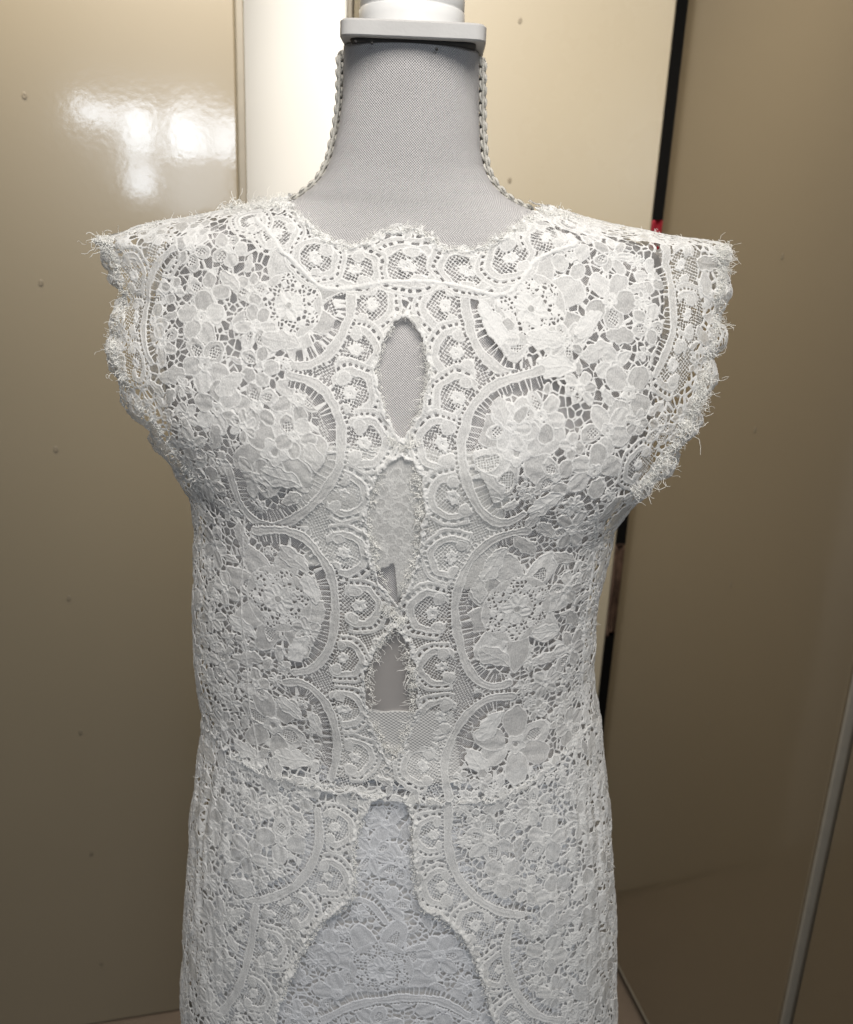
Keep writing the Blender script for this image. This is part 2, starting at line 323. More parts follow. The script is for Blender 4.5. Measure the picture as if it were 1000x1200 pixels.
# ------------------------------------------------------------------ lace engine
class Sheet:
    """a fine net of points on the body, each with H (metres inside the yarn), R (relief), D (density)"""
    def __init__(s, zs, th0, th1, dx, which, off, seed, wr=None):
        s.seed = seed
        zs = np.asarray(zs); tt = np.linspace(th0, th1, 400)
        P = body(tt[None, :], zs[:, None], which, off)
        ln = np.concatenate([np.zeros((len(zs), 1)), np.cumsum(np.linalg.norm(np.diff(P, axis=1), axis=2), 1)], 1)
        nc = int(np.median(ln[:, -1]) / dx) + 1
        TH = np.empty((len(zs), nc))
        for i in range(len(zs)): TH[i] = np.interp(np.linspace(0, ln[i, -1], nc), ln[i], tt)
        for _ in range(3): TH[1:-1] = (TH[:-2] + 2 * TH[1:-1] + TH[2:]) / 4
        s.P = body(TH, zs[:, None], which, off); s.TH = TH
        s.normals()
        if wr is not None:
            s.P = s.P + s.N * wr(s.P, TH)[..., None]; s.normals()
        s.nr, s.nc = s.P.shape[:2]
        s.px, s.py = proj(s.P)
        V = CAM - s.P; V /= np.linalg.norm(V, axis=-1)[..., None]
        s.fac = (V * s.N).sum(-1)
        s.H = np.full(s.px.shape, -.01, np.float32); s.R = np.zeros(s.px.shape, np.float32); s.D = np.ones(s.px.shape, np.float32)
        s.occ = np.zeros(s.px.shape, bool); s.L = np.zeros(s.px.shape, np.int16); s.names = ['']; s.cur = 0
        s.st = 4; a = s.fac[::4, ::4] > .05
        s.cpx = np.where(a, s.px[::4, ::4], 1e6); s.cpy = s.py[::4, ::4]
    def normals(s):
        a = np.gradient(s.P, axis=0); b = np.gradient(s.P, axis=1); n = np.cross(a, b); n /= np.linalg.norm(n, axis=-1)[..., None] + 1e-12
        if n[len(n) // 2, n.shape[1] // 2, 1] > 0 and s.P[len(n) // 2, n.shape[1] // 2, 1] < 0: n = -n
        if n[len(n) // 2, n.shape[1] // 2, 1] < 0 and s.P[len(n) // 2, n.shape[1] // 2, 1] > 0: n = -n
        s.N = n
    def find(s, x, y):
        k = np.argmin((s.cpx - x) ** 2 + (s.cpy - y) ** 2); i, j = divmod(int(k), s.cpx.shape[1]); i *= 4; j *= 4
        i0, i1, j0, j1 = max(i - 6, 0), min(i + 7, s.nr), max(j - 6, 0), min(j + 7, s.nc)
        d = (s.px[i0:i1, j0:j1] - x) ** 2 + (s.py[i0:i1, j0:j1] - y) ** 2
        k = int(np.argmin(d)); a, b = divmod(k, j1 - j0)
        return i0 + a, j0 + b, math.sqrt(d.ravel()[k])
    def win(s, i, j, R):
        dj = R / max(np.linalg.norm(s.P[i, min(j + 2, s.nc - 1)] - s.P[i, max(j - 2, 0)]) / (min(j + 2, s.nc - 1) - max(j - 2, 0)), 1e-5)
        i2, i1 = min(i + 2, s.nr - 1), max(i - 2, 0)
        di = R / max(np.linalg.norm(s.P[i2, j] - s.P[i1, j]) / (i2 - i1), 1e-5)
        dj = int(dj * 1.35) + 3; di = int(di * 1.35) + 3
        return slice(max(i - di, 0), min(i + di + 1, s.nr)), slice(max(j - dj, 0), min(j + dj + 1, s.nc))
    def frame(s, i, j):
        n = s.N[i, j]; v = np.array([0, 0, -1.]) + n * n[2]; v /= np.linalg.norm(v) + 1e-9; u = np.cross(v, n)
        if u[0] * 1.0 + u[1] * 0 < 0 and s.P[i, j, 1] < 0: u = -u
        return u, v
    def local(s, i, j, R):
        w = s.win(i, j, R); q = s.P[w] - s.P[i, j]; u, v = s.frame(i, j)
        X = q @ u; Y = q @ v; d3 = np.linalg.norm(q, axis=-1); r = np.hypot(X, Y) + 1e-9
        k = np.clip(d3 / r, 1, 1.6); Pw = s.P[w]; return w, X * k + .00045 * vnoise(Pw, 330, 101) + .0002 * vnoise(Pw, 800, 103), Y * k + .00045 * vnoise(Pw, 330, 102) + .0002 * vnoise(Pw, 800, 104)
    # --- writing into the fields
    def solid(s, w, sd, dens=1., cord=.0004, puff=.0003, net=None, cw=.00058, occ=True):
        """sd > 0 inside; a raised cord along the rim, the middle puffed"""
        H = s.H[w]; R = s.R[w]; D = s.D[w]
        ins = sd > -.0001
        s.H[w] = np.maximum(H, sd)
        rim = np.exp(-((sd - cw * .75) / cw) ** 2)
        rel = cord * rim + puff * np.clip(sd / .0025, 0, 1)
        s.R[w] = np.where(ins, rel, R)
        dd = np.maximum(dens, rim * 1.25) if net is None else dens
        s.D[w] = np.where(ins, dd, D)
        if occ: s.occ[w] |= sd > -.0008
        if s.cur: s.L[w] = np.where(sd > -.0002, s.cur, s.L[w])
    def carve(s, w, reg, h, r=0., d=1.):
        s.H[w] = np.where(reg, h, s.H[w]); s.R[w] = np.where(reg, r, s.R[w]); s.D[w] = np.where(reg, d, s.D[w]); s.occ[w] |= reg
        if s.cur: s.L[w] = np.where(reg, s.cur, s.L[w])

PX = .00072                                # one pixel of the photograph on the cloth, in metres
def net_h(X, Y, pitch=.0030, wall=.00048, rot=0.):
    """fine diamond tulle"""
    c, q = math.cos(rot), math.sin(rot); x = (X * c - Y * q) / pitch; y = (X * q + Y * c) / pitch
    a = np.abs((x + y) % 1 - .5); b = np.abs((x - y) % 1 - .5)
    return (wall / pitch * .72 - np.minimum(.5 - a, .5 - b)) * pitch * .7
def wob(ang, rs, n, amp):
    r = 0
    for k in range(1, n): r = r + amp / k * np.sin(k * ang + rs.uniform(0, 6.28)) * rs.uniform(.3, 1)
    return r

def begin(s, name): s.names.append(name); s.cur = len(s.names) - 1
def medallion(s, x, y, rs, r=25., rot=0., asp=1.0, flip=1, full=False):
    """a scallop of the edging: open ring, pierced row outside it, tulle inside with an eye and two knobs; flip = side of the open end"""
    i, j, e = s.find(x, y)
    if e > 12: return
    begin(s, 'medallion')
    r = r * PX; w, X, Y = s.local(i, j, r * 1.5)
    c, q = math.cos(rot), math.sin(rot); U = (X * c + Y * q) / asp * flip; V = -X * q + Y * c     # U > 0 towards the big arc
    U = U + .0010 * vnoise(s.P[w], 130, rs.randint(99)); V = V + .0010 * vnoise(s.P[w], 130, rs.randint(99))
    A = np.arctan2(V, U); rr = np.hypot(U, V) * (1 + wob(A, rs, 4, .05) + .03 * np.cos(6 * A + rs.uniform(0, 6)))
    rin = r * .70; cutU = r * (3. if full else .45); out_ = U < cutU
    nt_ = net_h(X, Y, rot=.3 + rs.uniform(-.3, .3))
    s.carve(w, (rr < r * 1.18) & ~out_, nt_, 0, 1.)
    s.solid(w, np.where(out_, np.minimum(np.minimum(r * 1.34 - rr, .002), (cutU - U)), -.01), dens=.74, cord=.0003)
    nd = 24; ph = np.abs(((A / (2 * math.pi) * nd + .3 * np.sin(A * 3 + rs.uniform(0, 6))) % 1) - .5)
    hl = np.maximum(np.abs(rr - r * 1.09) - r * rs.uniform(.045, .07), (np.abs(ph) - .29) * 2 * math.pi * r / nd)
    s.carve(w, (rr > r * 1.0) & (rr < r * 1.18) & (U < cutU - r * .07), np.clip(hl, -.001, .001), .0001, 1.)
    ring = np.minimum(np.minimum(rr - rin, r - rr), (cutU + r * .17 - U)); s.solid(w, ring, dens=.72, cord=.00045, puff=.0002)
    s.carve(w, rr < rin, nt_, 0, 1.)
    d0 = np.hypot(U, V); A0 = np.arctan2(V, U)
    er = r * .26 * (1 + .14 * np.sin(6 * A0 + rs.uniform(0, 6)) + .1 * np.sin(2 * A0 + rs.uniform(0, 6)))
    s.solid(w, er - d0, dens=1., cord=.0005, puff=.0004)
    sp = np.minimum(.00020 - np.abs(np.sin(A0 * 6)) * d0 / 6, np.minimum(r * .40 - d0, d0 - r * .2)); s.H[w] = np.maximum(s.H[w], sp)
    s.solid(w, r * .085 - d0, dens=.35, cord=0, puff=-.0002)
    for k, (kx, ky) in enumerate(((.16, -.64), (.34, .60))):
        kx += rs.uniform(-.08, .08); kr = r * rs.uniform(.24, .32) * (1 + .12 * np.sin(5 * A + rs.uniform(0, 6)))
        s.solid(w, kr - np.hypot(U - kx * r, V - ky * r), dens=.78, cord=.0004, puff=.0004)
    s.cur = 0
def tulle(s, pts, wpx):
    """a strip of fine tulle"""
    f = field(s, pts, (wpx + 2) * PX)
    if f is None: return
    w, D, S_, T, arc = f; P = s.P[w]
    s.carve(w, D < wpx * PX / 2, net_h(P[..., 0], P[..., 2], rot=.35), 0, 1.)

def petal_blob(s, w, X, Y, cx, cy, a, b, rot, rs, dens, window=0.):
    c, q = math.cos(rot), math.sin(rot); U = (X - cx) * c + (Y - cy) * q; V = -(X - cx) * q + (Y - cy) * c
    A = np.arctan2(V / b, U / a); k = rs.randint(2, 5)
    rr = np.hypot(U / a, V / b) * (1 + wob(A, rs, 7, .17)) ; sd = (1 - rr) * min(a, b)
    s.solid(w, sd, dens=dens, cord=.00036, puff=.0001)
    # short running ridges from the heel of the petal to its lip
    ridge = np.sin(V / b * 6 + rs.uniform(0, 6) + U / a * 2) * .00022 * np.clip(sd / .0015, 0, 1)
    s.R[w] = np.where(sd > 0, s.R[w] + ridge, s.R[w])
    if window:
        wr = 1 - np.hypot((U + a * .15) / (a * window), V / (b * window)) * (1 + wob(A, rs, 4, .2))
        s.carve(w, wr > 0, net_h(X, Y, .0026, .0006, rs.uniform(0, 1)), -.0001, .9)
        s.R[w] += .0004 * np.exp(-(wr / .12) ** 2)

def flower(s, x, y, r, rs, n=None, heart='knot', chk=False, ij=None, thin=None):
    if ij is None: begin(s, 'flower')
    o = flower_(s, x, y, r, rs, n, heart, chk, ij, thin); s.cur = 0
    return o
def flower_(s, x, y, r, rs, n=None, heart='knot', chk=False, ij=None, thin=None):
    if ij is None:
        i, j, e = s.find(x, y)
        if e > 12: return False
    else: i, j = ij
    r = r * PX; w, X, Y = s.local(i, j, r * 1.35)
    if chk and s.occ[i, j]: return False
    n = n or rs.choice([4, 5, 5, 6, 7]); a0 = rs.uniform(0, 6.28)
    for k in range(n):
        a = a0 + 2 * math.pi * (k + rs.uniform(-.14, .14)) / n; rr = r * rs.uniform(.52, .66)
        win_ = rs.rand() < .22
        petal_blob(s, w, X, Y, rr * math.cos(a), rr * math.sin(a), r * rs.uniform(.36, .46), r * rs.uniform(.30, .40) * 5 / max(n, 4.4), a, rs,
                   thin if thin is not None else rs.choice([.50, .58, .66, .74, .82]), window=rs.uniform(.45, .6) if win_ and r > .011 else 0)
    d = np.hypot(X, Y); A = np.arctan2(Y, X)
    if heart == 'knot':
        s.solid(w, r * .24 * (1 + .15 * np.sin(5 * A)) - d, dens=.9, cord=.0006, puff=.0004)
        s.solid(w, r * .09 - d, dens=.4, cord=0, puff=-.0001)
    else:
        seed_ring(s, w, X, Y, d, A, r * .46, rs)
    return True

def seed_ring(s, w, X, Y, d, A, R, rs):
    """a flower heart: cloth field pierced with a wreath of small holes round an inner rosette"""
    s.solid(w, R * 1.25 - d, dens=.7, cord=.0, puff=.0001)
    P2 = np.stack([X, Y, X * 0 + rs.uniform(0, .5)], -1); e, f1 = voronoi(P2, .0030, rs.randint(1000), .8)
    wr = (d > R * .52) & (d < R * 1.08 * (1 + .15 * np.sin(6 * A + rs.uniform(0, 6))))
    s.carve(w, wr, .00055 - e, .0002, 1.)
    for k in range(6):
        a = k * 1.047 + rs.uniform(0, .5)
        petal_blob(s, w, X, Y, R * .34 * math.cos(a), R * .34 * math.sin(a), R * .24, R * .2, a, rs, .95)
    s.solid(w, R * .16 - d, dens=.5, cord=.0004, puff=.0002)
    for k in range(9):
        a = k * .7 + rs.uniform(0, .3); q = np.hypot(X - R * .83 * math.cos(a), Y - R * .83 * math.sin(a))
        s.solid(w, R * .12 - q, dens=1., cord=.0004, puff=.0002)

def leaf(s, x, y, r, rot, rs, dens=.9, ij=None, asp=.5):
    if ij is None:
        i, j, e = s.find(x, y)
        if e > 12: return
    else: i, j = ij
    r = r * PX; w, X, Y = s.local(i, j, r * 1.3)
    c, q = math.cos(rot), math.sin(rot); U = X * c + Y * q; V = -X * q + Y * c + .12 * r * np.sin(U / r * 2.5)
    t = np.clip(U / r, -1, 1); hw = r * asp * (1 - t ** 2) ** .7 * (1 - .25 * t) * (1 + .12 * np.sin(U / r * 9 + rs.uniform(0, 6)))
    sd = np.minimum(hw - np.abs(V), r - np.abs(U)); s.solid(w, sd, dens=dens, cord=.0005, puff=.0003)
    vein = np.exp(-(V / .0004) ** 2) * .0003 + np.sin(np.abs(V) / .0009 + U / .0011) * .00008
    s.R[w] = np.where(sd > 0, s.R[w] + vein, s.R[w])

def path3(s, pts):
    ij = []
    for (x, y) in pts:
        i, j, e = s.find(x, y)
        if e < 15: ij.append((i, j))
    if len(ij) < 2: return None
    ij = np.array(ij, float); t = np.concatenate([[0], np.cumsum(np.hypot(*np.diff(ij, axis=0).T))]); n = max(int(t[-1] / 5), len(ij) * 4)
    tt = np.linspace(0, t[-1], n); q = np.stack([np.interp(tt, t, ij[:, 0]), np.interp(tt, t, ij[:, 1])], 1)
    for _ in range(int(4 + n / len(ij) * 2.2)): q[1:-1] = (q[:-2] + 2 * q[1:-1] + q[2:]) / 4
    I = np.clip(q.round().astype(int), 0, [s.nr - 1, s.nc - 1]); return I, s.P[I[:, 0], I[:, 1]]
def field(s, pts, R):
    """signed side, distance and arc position of a polyline for every point near it"""
    r = path3(s, pts)
    if r is None: return None
    I, Q = r
    ws = [s.win(int(a), int(b), R) for a, b in (I.min(0), I.max(0), I[0], I[-1], I[len(I) // 2])]
    w = (slice(min(x[0].start for x in ws), max(x[0].stop for x in ws)), slice(min(x[1].start for x in ws), max(x[1].stop for x in ws)))
    sh = s.px[w].shape; D = np.full(sh, 1., np.float32); S = np.zeros(sh, np.float32); T = np.zeros(sh, np.float32); arc = 0.
    for k in range(len(Q) - 1):
        a, b = Q[k], Q[k + 1]; ab = b - a; L2 = ab @ ab
        if L2 < 1e-12: continue
        l = math.sqrt(L2)
        u_, v_ = s.win(int(I[k, 0]), int(I[k, 1]), R + l)
        sub = (slice(u_.start - w[0].start if u_.start > w[0].start else 0, min(u_.stop, w[0].stop) - w[0].start), slice(max(v_.start - w[1].start, 0), min(v_.stop, w[1].stop) - w[1].start))
        P = s.P[w][sub]; q = P - a; t = np.clip((q @ ab) / L2, 0, 1); d = np.linalg.norm(q - t[..., None] * ab, axis=-1)
        n = s.N[int(I[k, 0]), int(I[k, 1])]; sd = q @ np.cross(n, ab / l)
        m_ = d < D[sub]; D[sub] = np.where(m_, d, D[sub]); S[sub] = np.where(m_, sd, S[sub]); T[sub] = np.where(m_, arc + t * l, T[sub]); arc += l
    return w, D, np.sign(S), T, arc
def arc_band(s, pts, rs, width=11., gap=12., side=0, pitch=.0036, dens=.70, dotted=True):
    """a broad couched band, its open side joined to the ground by a ladder of short bars"""
    f = field(s, pts, (width + gap + 6) * PX)
    if f is None: return
    begin(s, 'scroll_band')
    w, D, S, T, arc = f; hw = width * PX / 2 * (1 + .12 * np.sin(T / .006 + rs.uniform(0, 6)) + .16 * vnoise(s.P[w], 380, 105)); gp = gap * PX
    inn = (T > 1e-5) & (T < arc - 1e-5)
    if side:
        reg = (D > hw) & (D < hw + gp * (.8 + .25 * np.sin(T / .009 + rs.uniform(0, 6)))) & (S == side) & inn
        ph = np.abs(((T / pitch + .25 * np.sin(T / .004)) % 1) - .5) * pitch
        s.carve(w, reg, .00042 - ph, .0001, 1.)
        reg2 = (D > hw + gp * .85) & (D < hw + gp) & (S == side) & inn
    if dotted:
        reg = (D > hw) & (D < hw + 2.6 * PX) & (S == -side if side else D > 0) & inn
        ph = np.abs(((T / .0032) % 1) - .5) * .0032
        s.carve(w, reg, .0006 - ph, .0001, 1.)
    sd = hw - D; s.solid(w, sd, dens=dens, cord=.00055, puff=.00015)
    if width > 8:
        s.R[w] = np.where(sd > 0, s.R[w] + .0002 * np.exp(-(D / .0006) ** 2), s.R[w])
    s.cur = 0
def ridge(s, pts, wpx, h, dens=1.):
    f = field(s, pts, (wpx + 4) * PX)
    if f is None: return
    w, D, S, T, arc = f; hw = wpx * PX / 2
    sd = hw * (1 + .12 * np.sin(T / .0023) + .15 * vnoise(s.P[w], 300, 3)) - D
    s.H[w] = np.maximum(s.H[w], sd); k = np.clip(sd / hw, 0, 1)
    s.R[w] = np.where(sd > 0, h * np.sqrt(k) * (1 + .12 * np.sin(T / .0008) + .3 * vnoise(s.P[w], 350, 4)), s.R[w]); s.D[w] = np.where(sd > 0, dens, s.D[w])

# --- triangulation of a scalar field (marching squares), relief carried along
_E = {1: [(0, 4, 7)], 2: [(1, 5, 4)], 4: [(2, 6, 5)], 8: [(3, 7, 6)], 3: [(0, 1, 5), (0, 5, 7)], 6: [(1, 2, 6), (1, 6, 4)], 12: [(2, 3, 7), (2, 7, 5)], 9: [(3, 0, 4), (3, 4, 6)],
      5: [(0, 4, 7), (2, 6, 5), (4, 5, 6), (4, 6, 7)], 10: [(1, 5, 4), (3, 7, 6), (4, 5, 6), (4, 6, 7)],
      7: [(0, 1, 2), (0, 2, 6), (0, 6, 7)], 14: [(1, 2, 3), (1, 3, 7), (1, 7, 4)], 13: [(2, 3, 0), (2, 0, 4), (2, 4, 5)], 11: [(3, 0, 1), (3, 1, 5), (3, 5, 6)],
      15: [(0, 1, 2), (0, 2, 3)]}
def march(P, H, A, cellmask=None):
    nr, nc = H.shape; g = np.arange(nr * nc).reshape(nr, nc); ins = H > 0
    def cross(a, b, pa, pb):
        m_ = ins[a] != ins[b]; ha, hb = H[a][m_], H[b][m_]; t = np.clip(ha / (ha - hb), .02, .98)
        return m_, t, g[a][m_], g[b][m_]
    hm, ht, ha, hb = cross((slice(None), slice(0, -1)), (slice(None), slice(1, None)), 0, 0)
    vm, vt, va, vb = cross((slice(0, -1), slice(None)), (slice(1, None), slice(None)), 0, 0)
    hid = np.zeros(hm.shape, np.int64); hid[hm] = nr * nc + np.arange(hm.sum())
    vid = np.zeros(vm.shape, np.int64); vid[vm] = nr * nc + hm.sum() + np.arange(vm.sum())
    nodes8 = [g[:-1, :-1], g[:-1, 1:], g[1:, 1:], g[1:, :-1], hid[:-1, :], vid[:, 1:], hid[1:, :], vid[:, :-1]]
    case = ins[:-1, :-1] * 1 + ins[:-1, 1:] * 2 + ins[1:, 1:] * 4 + ins[1:, :-1] * 8
    if cellmask is not None: case = np.where(cellmask, case, 0)
    T = []
    for c, tl in _E.items():
        m_ = case == c
        if not m_.any(): continue
        nn = [n[m_] for n in nodes8]
        for t in tl: T.append(np.stack([nn[t[0]], nn[t[1]], nn[t[2]]], 1))
    T = np.concatenate(T)
    def ext(F):
        F2 = F.reshape(nr * nc, -1)
        return np.concatenate([F2, F2[ha] * (1 - ht[:, None]) + F2[hb] * ht[:, None], F2[va] * (1 - vt[:, None]) + F2[vb] * vt[:, None]])
    Pe = ext(P); Ae = [ext(a)[:, 0] for a in A]
    u, inv = np.unique(T.ravel(), return_inverse=True)
    return Pe[u], inv.reshape(-1, 3), [a[u] for a in Ae]
def build(s, name, mat, parent, mask=None, lift=0.):
    R = s.R + lift
    # round the yarns off towards their rims
    R = R + .00035 * np.sqrt(np.clip(s.H / .0007, 0, 1))
    P = s.P + s.N * R[..., None]
    cm = None
    if mask is not None: cm = mask[:-1, :-1]
    V, F, A = march(P, s.H, [s.D, s.L.astype(np.float32) if s.L.any() else s.D * 0], cm)
    lab = A[1]; fl = np.rint(lab[F].max(1)).astype(int) if s.L.any() else np.zeros(len(F), int)
    # interpolated labels between two motifs are not labels: take the corner that is whole
    if s.L.any():
        whole = np.abs(lab - np.rint(lab)) < 1e-4; q = np.where(whole[F], lab[F], -1).max(1); fl = np.where(q >= 0, q, 0).astype(int)
    cnt = np.bincount(fl, minlength=len(s.names))
    for k in range(1, len(s.names)):
        if cnt[k] < 150: fl[fl == k] = 0
    def piece(sel, nm, par):
        u, inv = np.unique(F[sel].ravel(), return_inverse=True)
        return mesh_obj(nm, V[u], inv.reshape(-1, 3), mat, par, attrs={'dens': A[0][u]})
    # a motif cut in two by a later one keeps its largest island as the part; the rest stays with the cloth
    for k in range(1, len(s.names)):
        ix = np.nonzero(fl == k)[0]
        if not len(ix): continue
        u, inv = np.unique(F[ix].ravel(), return_inverse=True); T_ = inv.reshape(-1, 3); lb = np.arange(len(u))
        for _ in range(400):
            mn = lb[T_].min(1); nl = lb.copy(); np.minimum.at(nl, T_.ravel(), np.repeat(mn, 3)); nl = nl[nl]
            if (nl == lb).all(): break
            lb = nl
        tl_ = lb[T_[:, 0]]; best = np.bincount(tl_).argmax(); fl[ix[tl_ != best]] = 0
    base = piece(fl == 0, name, parent)
    for k in range(1, len(s.names)):
        sel = fl == k
        if sel.any(): piece(sel, s.names[k], base)
    return base

def ground(s, cell=.0058, wall=.00052, seed=1):
    """the ground of irregular bars, whole sheet"""
    W_ = s.P + .0012 * np.stack([vnoise(s.P, 90, seed + 31), vnoise(s.P, 90, seed + 32), vnoise(s.P, 90, seed + 33)], -1)
    e, f1 = voronoi(W_, cell, seed, .95)
    th = wall * (1 + .35 * vnoise(s.P, 220, seed + 3))
    sf = np.clip((np.abs(s.TH) - .8) / .35, 0, 1) * (np.abs(s.TH) <= 1.61)
    s.H = (th * (1 + 1.1 * sf) - e).astype(np.float32)
def fill(s, rs, n, r0, r1, region=None, leafy=.45, thin=None):
    """small flowers and leaves wherever the cloth is still bare"""
    done = 0
    for _ in range(n):
        i = rs.randint(4, s.nr - 4); j = rs.randint(4, s.nc - 4)
        if s.occ[i, j] or (region is not None and not region[i, j]): continue
        r = rs.uniform(r0, r1)
        dj = max(1, int(.75 * r * PX / (np.linalg.norm(s.P[i, j + 2] - s.P[i, j - 2]) / 4))); di = max(1, int(.75 * r * PX / (np.linalg.norm(s.P[i + 2, j] - s.P[i - 2, j]) / 4)))
        b = sum(s.occ[min(max(i + int(p * di), 0), s.nr - 1), min(max(j + int(q * dj), 0), s.nc - 1)] for p, q in ((1, 0), (-1, 0), (0, 1), (0, -1), (.7, .7), (-.7, .7), (.7, -.7), (-.7, -.7)))
        if b > 2: continue
        if rs.rand() < leafy: leaf(s, 0, 0, r * 1.05, rs.uniform(0, 6.28), rs, rs.choice([.52, .62, .74]), ij=(i, j), asp=rs.uniform(.4, .62))
        else: flower(s, 0, 0, r, rs, ij=(i, j), thin=thin)
        done += 1
    return done
def edge_mask(s, poly, sign, amp=2.5, seed=5):
    """signed pixel distance to a closed outline, ragged; used once to cut an opening"""
    poly = np.array(poly, float); n = len(poly)
    x, y = s.px, s.py; x0, x1 = poly[:, 0].min() - 14, poly[:, 0].max() + 14; y0, y1 = poly[:, 1].min() - 14, poly[:, 1].max() + 14
    sel = (x > x0) & (x < x1) & (y > y0) & (y < y1) & (s.fac > 0) & (np.abs(s.TH) < 1.4)
    X = x[sel]; Y = y[sel]; d = np.full(X.shape, 1e9); inside = np.zeros(X.shape, bool)
    for k in range(n):
        a, b = poly[k], poly[(k + 1) % n]; ab = b - a; t = np.clip(((X - a[0]) * ab[0] + (Y - a[1]) * ab[1]) / (ab @ ab), 0, 1)
        d = np.minimum(d, np.hypot(X - a[0] - t * ab[0], Y - a[1] - t * ab[1]))
        c = ((a[1] > Y) != (b[1] > Y)) & (X < (b[0] - a[0]) * (Y - a[1]) / (b[1] - a[1] + 1e-12) + a[0]); inside ^= c
    sdv = np.where(inside, d, -d) + amp * vnoise(s.P[sel], 260, seed) + amp * .6 * vnoise(s.P[sel], 800, seed + 1)
    out = np.full(s.px.shape, -99.); out[sel] = sdv
    return out
# ------------------------------------------------------------------ the setting: floor, boards, folding doors
def box_obj(name, p0, p1, z0, z1, th, mat, parent=None, bev=.003):
    V, F = slab(p0, p1, z0, z1, th, bev); return mesh_obj(name, V, F, mat, parent, smooth=False)
fl = mesh_obj('floor', [(-4, -3.5, 0), (4, -3.5, 0), (4, 3, 0), (-4, 3, 0)], [(0, 1, 2, 3)], M['floor'], smooth=False, kind='structure')
def dimples(panel, p0, d, x_on, zs, r=.0045):
    """small pressed marks in a vertical row on a door"""
    nrm = np.array([d[1], -d[0]]);
    if nrm[1] > 0: nrm = -nrm
    for z in zs:
        an = np.linspace(0, 2 * math.pi, 9)[:-1]; V = []
        for rr, q in ((r, .0003), (r * .7, .0009), (r * .35, .0006)):
            for a in an:
                s_ = x_on + rr * math.cos(a) * .8; w = p0 + d * s_ + nrm * q; V.append((w[0], w[1], z + rr * math.sin(a) * 1.2))
        w = p0 + d * x_on + nrm * .0003; V.append((w[0], w[1], z)); F = []
        for k in range(2):
            for j in range(8): F += [(k * 8 + j, k * 8 + (j + 1) % 8, k * 8 + 8 + (j + 1) % 8), (k * 8 + j, k * 8 + 8 + (j + 1) % 8, k * 8 + 8 + j)]
        for j in range(8): F.append((16 + j, 16 + (j + 1) % 8, 24))
        mesh_obj('dimple', V, F, M['spot'], panel)
# left door: runs through its row of marks to its free edge
pA = np.array([-.577, .640]); pB = np.array(EL); dA = (pB - pA) / np.linalg.norm(pB - pA); p0 = pA - dA * 1.2
t = empty('door_panel', 'glossy taupe door panel at the left, mirroring a bright window beside the neck', 'door panel', group='glossy door panels round the dress form')
box_obj('door_leaf', p0, pB, .001, 2.35, .022, M['panel_l'], t)
box_obj('edge_strip', pB + dA * .0005, pB + dA * .0125, .001, 2.35, .020, M['edge'], t, bev=.002)
dimples(t, p0, dA, 1.2, [1.643 - .25 * k for k in range(7)])
# cream door behind the neck
cL = at(421, 100, .950)[:2]; cR = np.array([.3835, 1.000]); dC = (cR - cL) / np.linalg.norm(cR - cL)
t = empty('door_panel', 'pale cream door panel behind the neck of the dress form', 'door panel', group='glossy door panels round the dress form')
box_obj('door_leaf', cL, cR, .022, 2.35, .022, M['panel_c'], t)
sx = (at(606, 100, .965)[:2] - cL) @ dC
dimples(t, cL, dC, sx, [1.826 - .25 * k for k in range(7)])
# white upright board left of it, with a groove between
wl = at(256, 100, .985)[:2]; wr_ = at(405, 100, .985)[:2]
t = empty('wall_board', 'bright white upright board seen between the left door and the neck', 'wall board')
box_obj('board_face', wl, wr_, .0, 2.45, .03, M['white'], t)
q0 = at(405.5, 100, .992)[:2]; q1 = at(412, 100, .992)[:2]; q2 = at(420.5, 100, .988)[:2]
box_obj('corner_bead', q0, q1, .0, 2.45, .02, M['edge'], t, bev=.002)
box_obj('corner_bead', q1 + [.001, .004], q2, .0, 2.45, .02, M['panel_c'], t, bev=.002)
# right door, coming towards the camera
r0 = np.array([.401, 1.000]); r1 = np.array([.551, .333]); dR = (r1 - r0) / np.linalg.norm(r1 - r0)
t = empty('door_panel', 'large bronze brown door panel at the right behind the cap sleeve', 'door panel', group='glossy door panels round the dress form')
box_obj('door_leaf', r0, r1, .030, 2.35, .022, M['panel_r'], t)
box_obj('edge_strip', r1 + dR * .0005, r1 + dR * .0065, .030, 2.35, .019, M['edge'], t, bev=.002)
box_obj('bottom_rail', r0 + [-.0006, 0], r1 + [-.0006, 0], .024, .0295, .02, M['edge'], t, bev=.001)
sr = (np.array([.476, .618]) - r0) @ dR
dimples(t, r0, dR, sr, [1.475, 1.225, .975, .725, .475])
# the next door beyond its edge
s0 = r1 + dR * .012 + np.array([.010, 0]); s1 = s0 + np.array([.10, -.50])
t = empty('door_panel', 'narrow slice of brown door panel at the far right edge beyond the pale strip', 'door panel', group='glossy door panels round the dress form')
box_obj('door_leaf', s0, s1, .030, 2.35, .022, M['panel_r'], t)
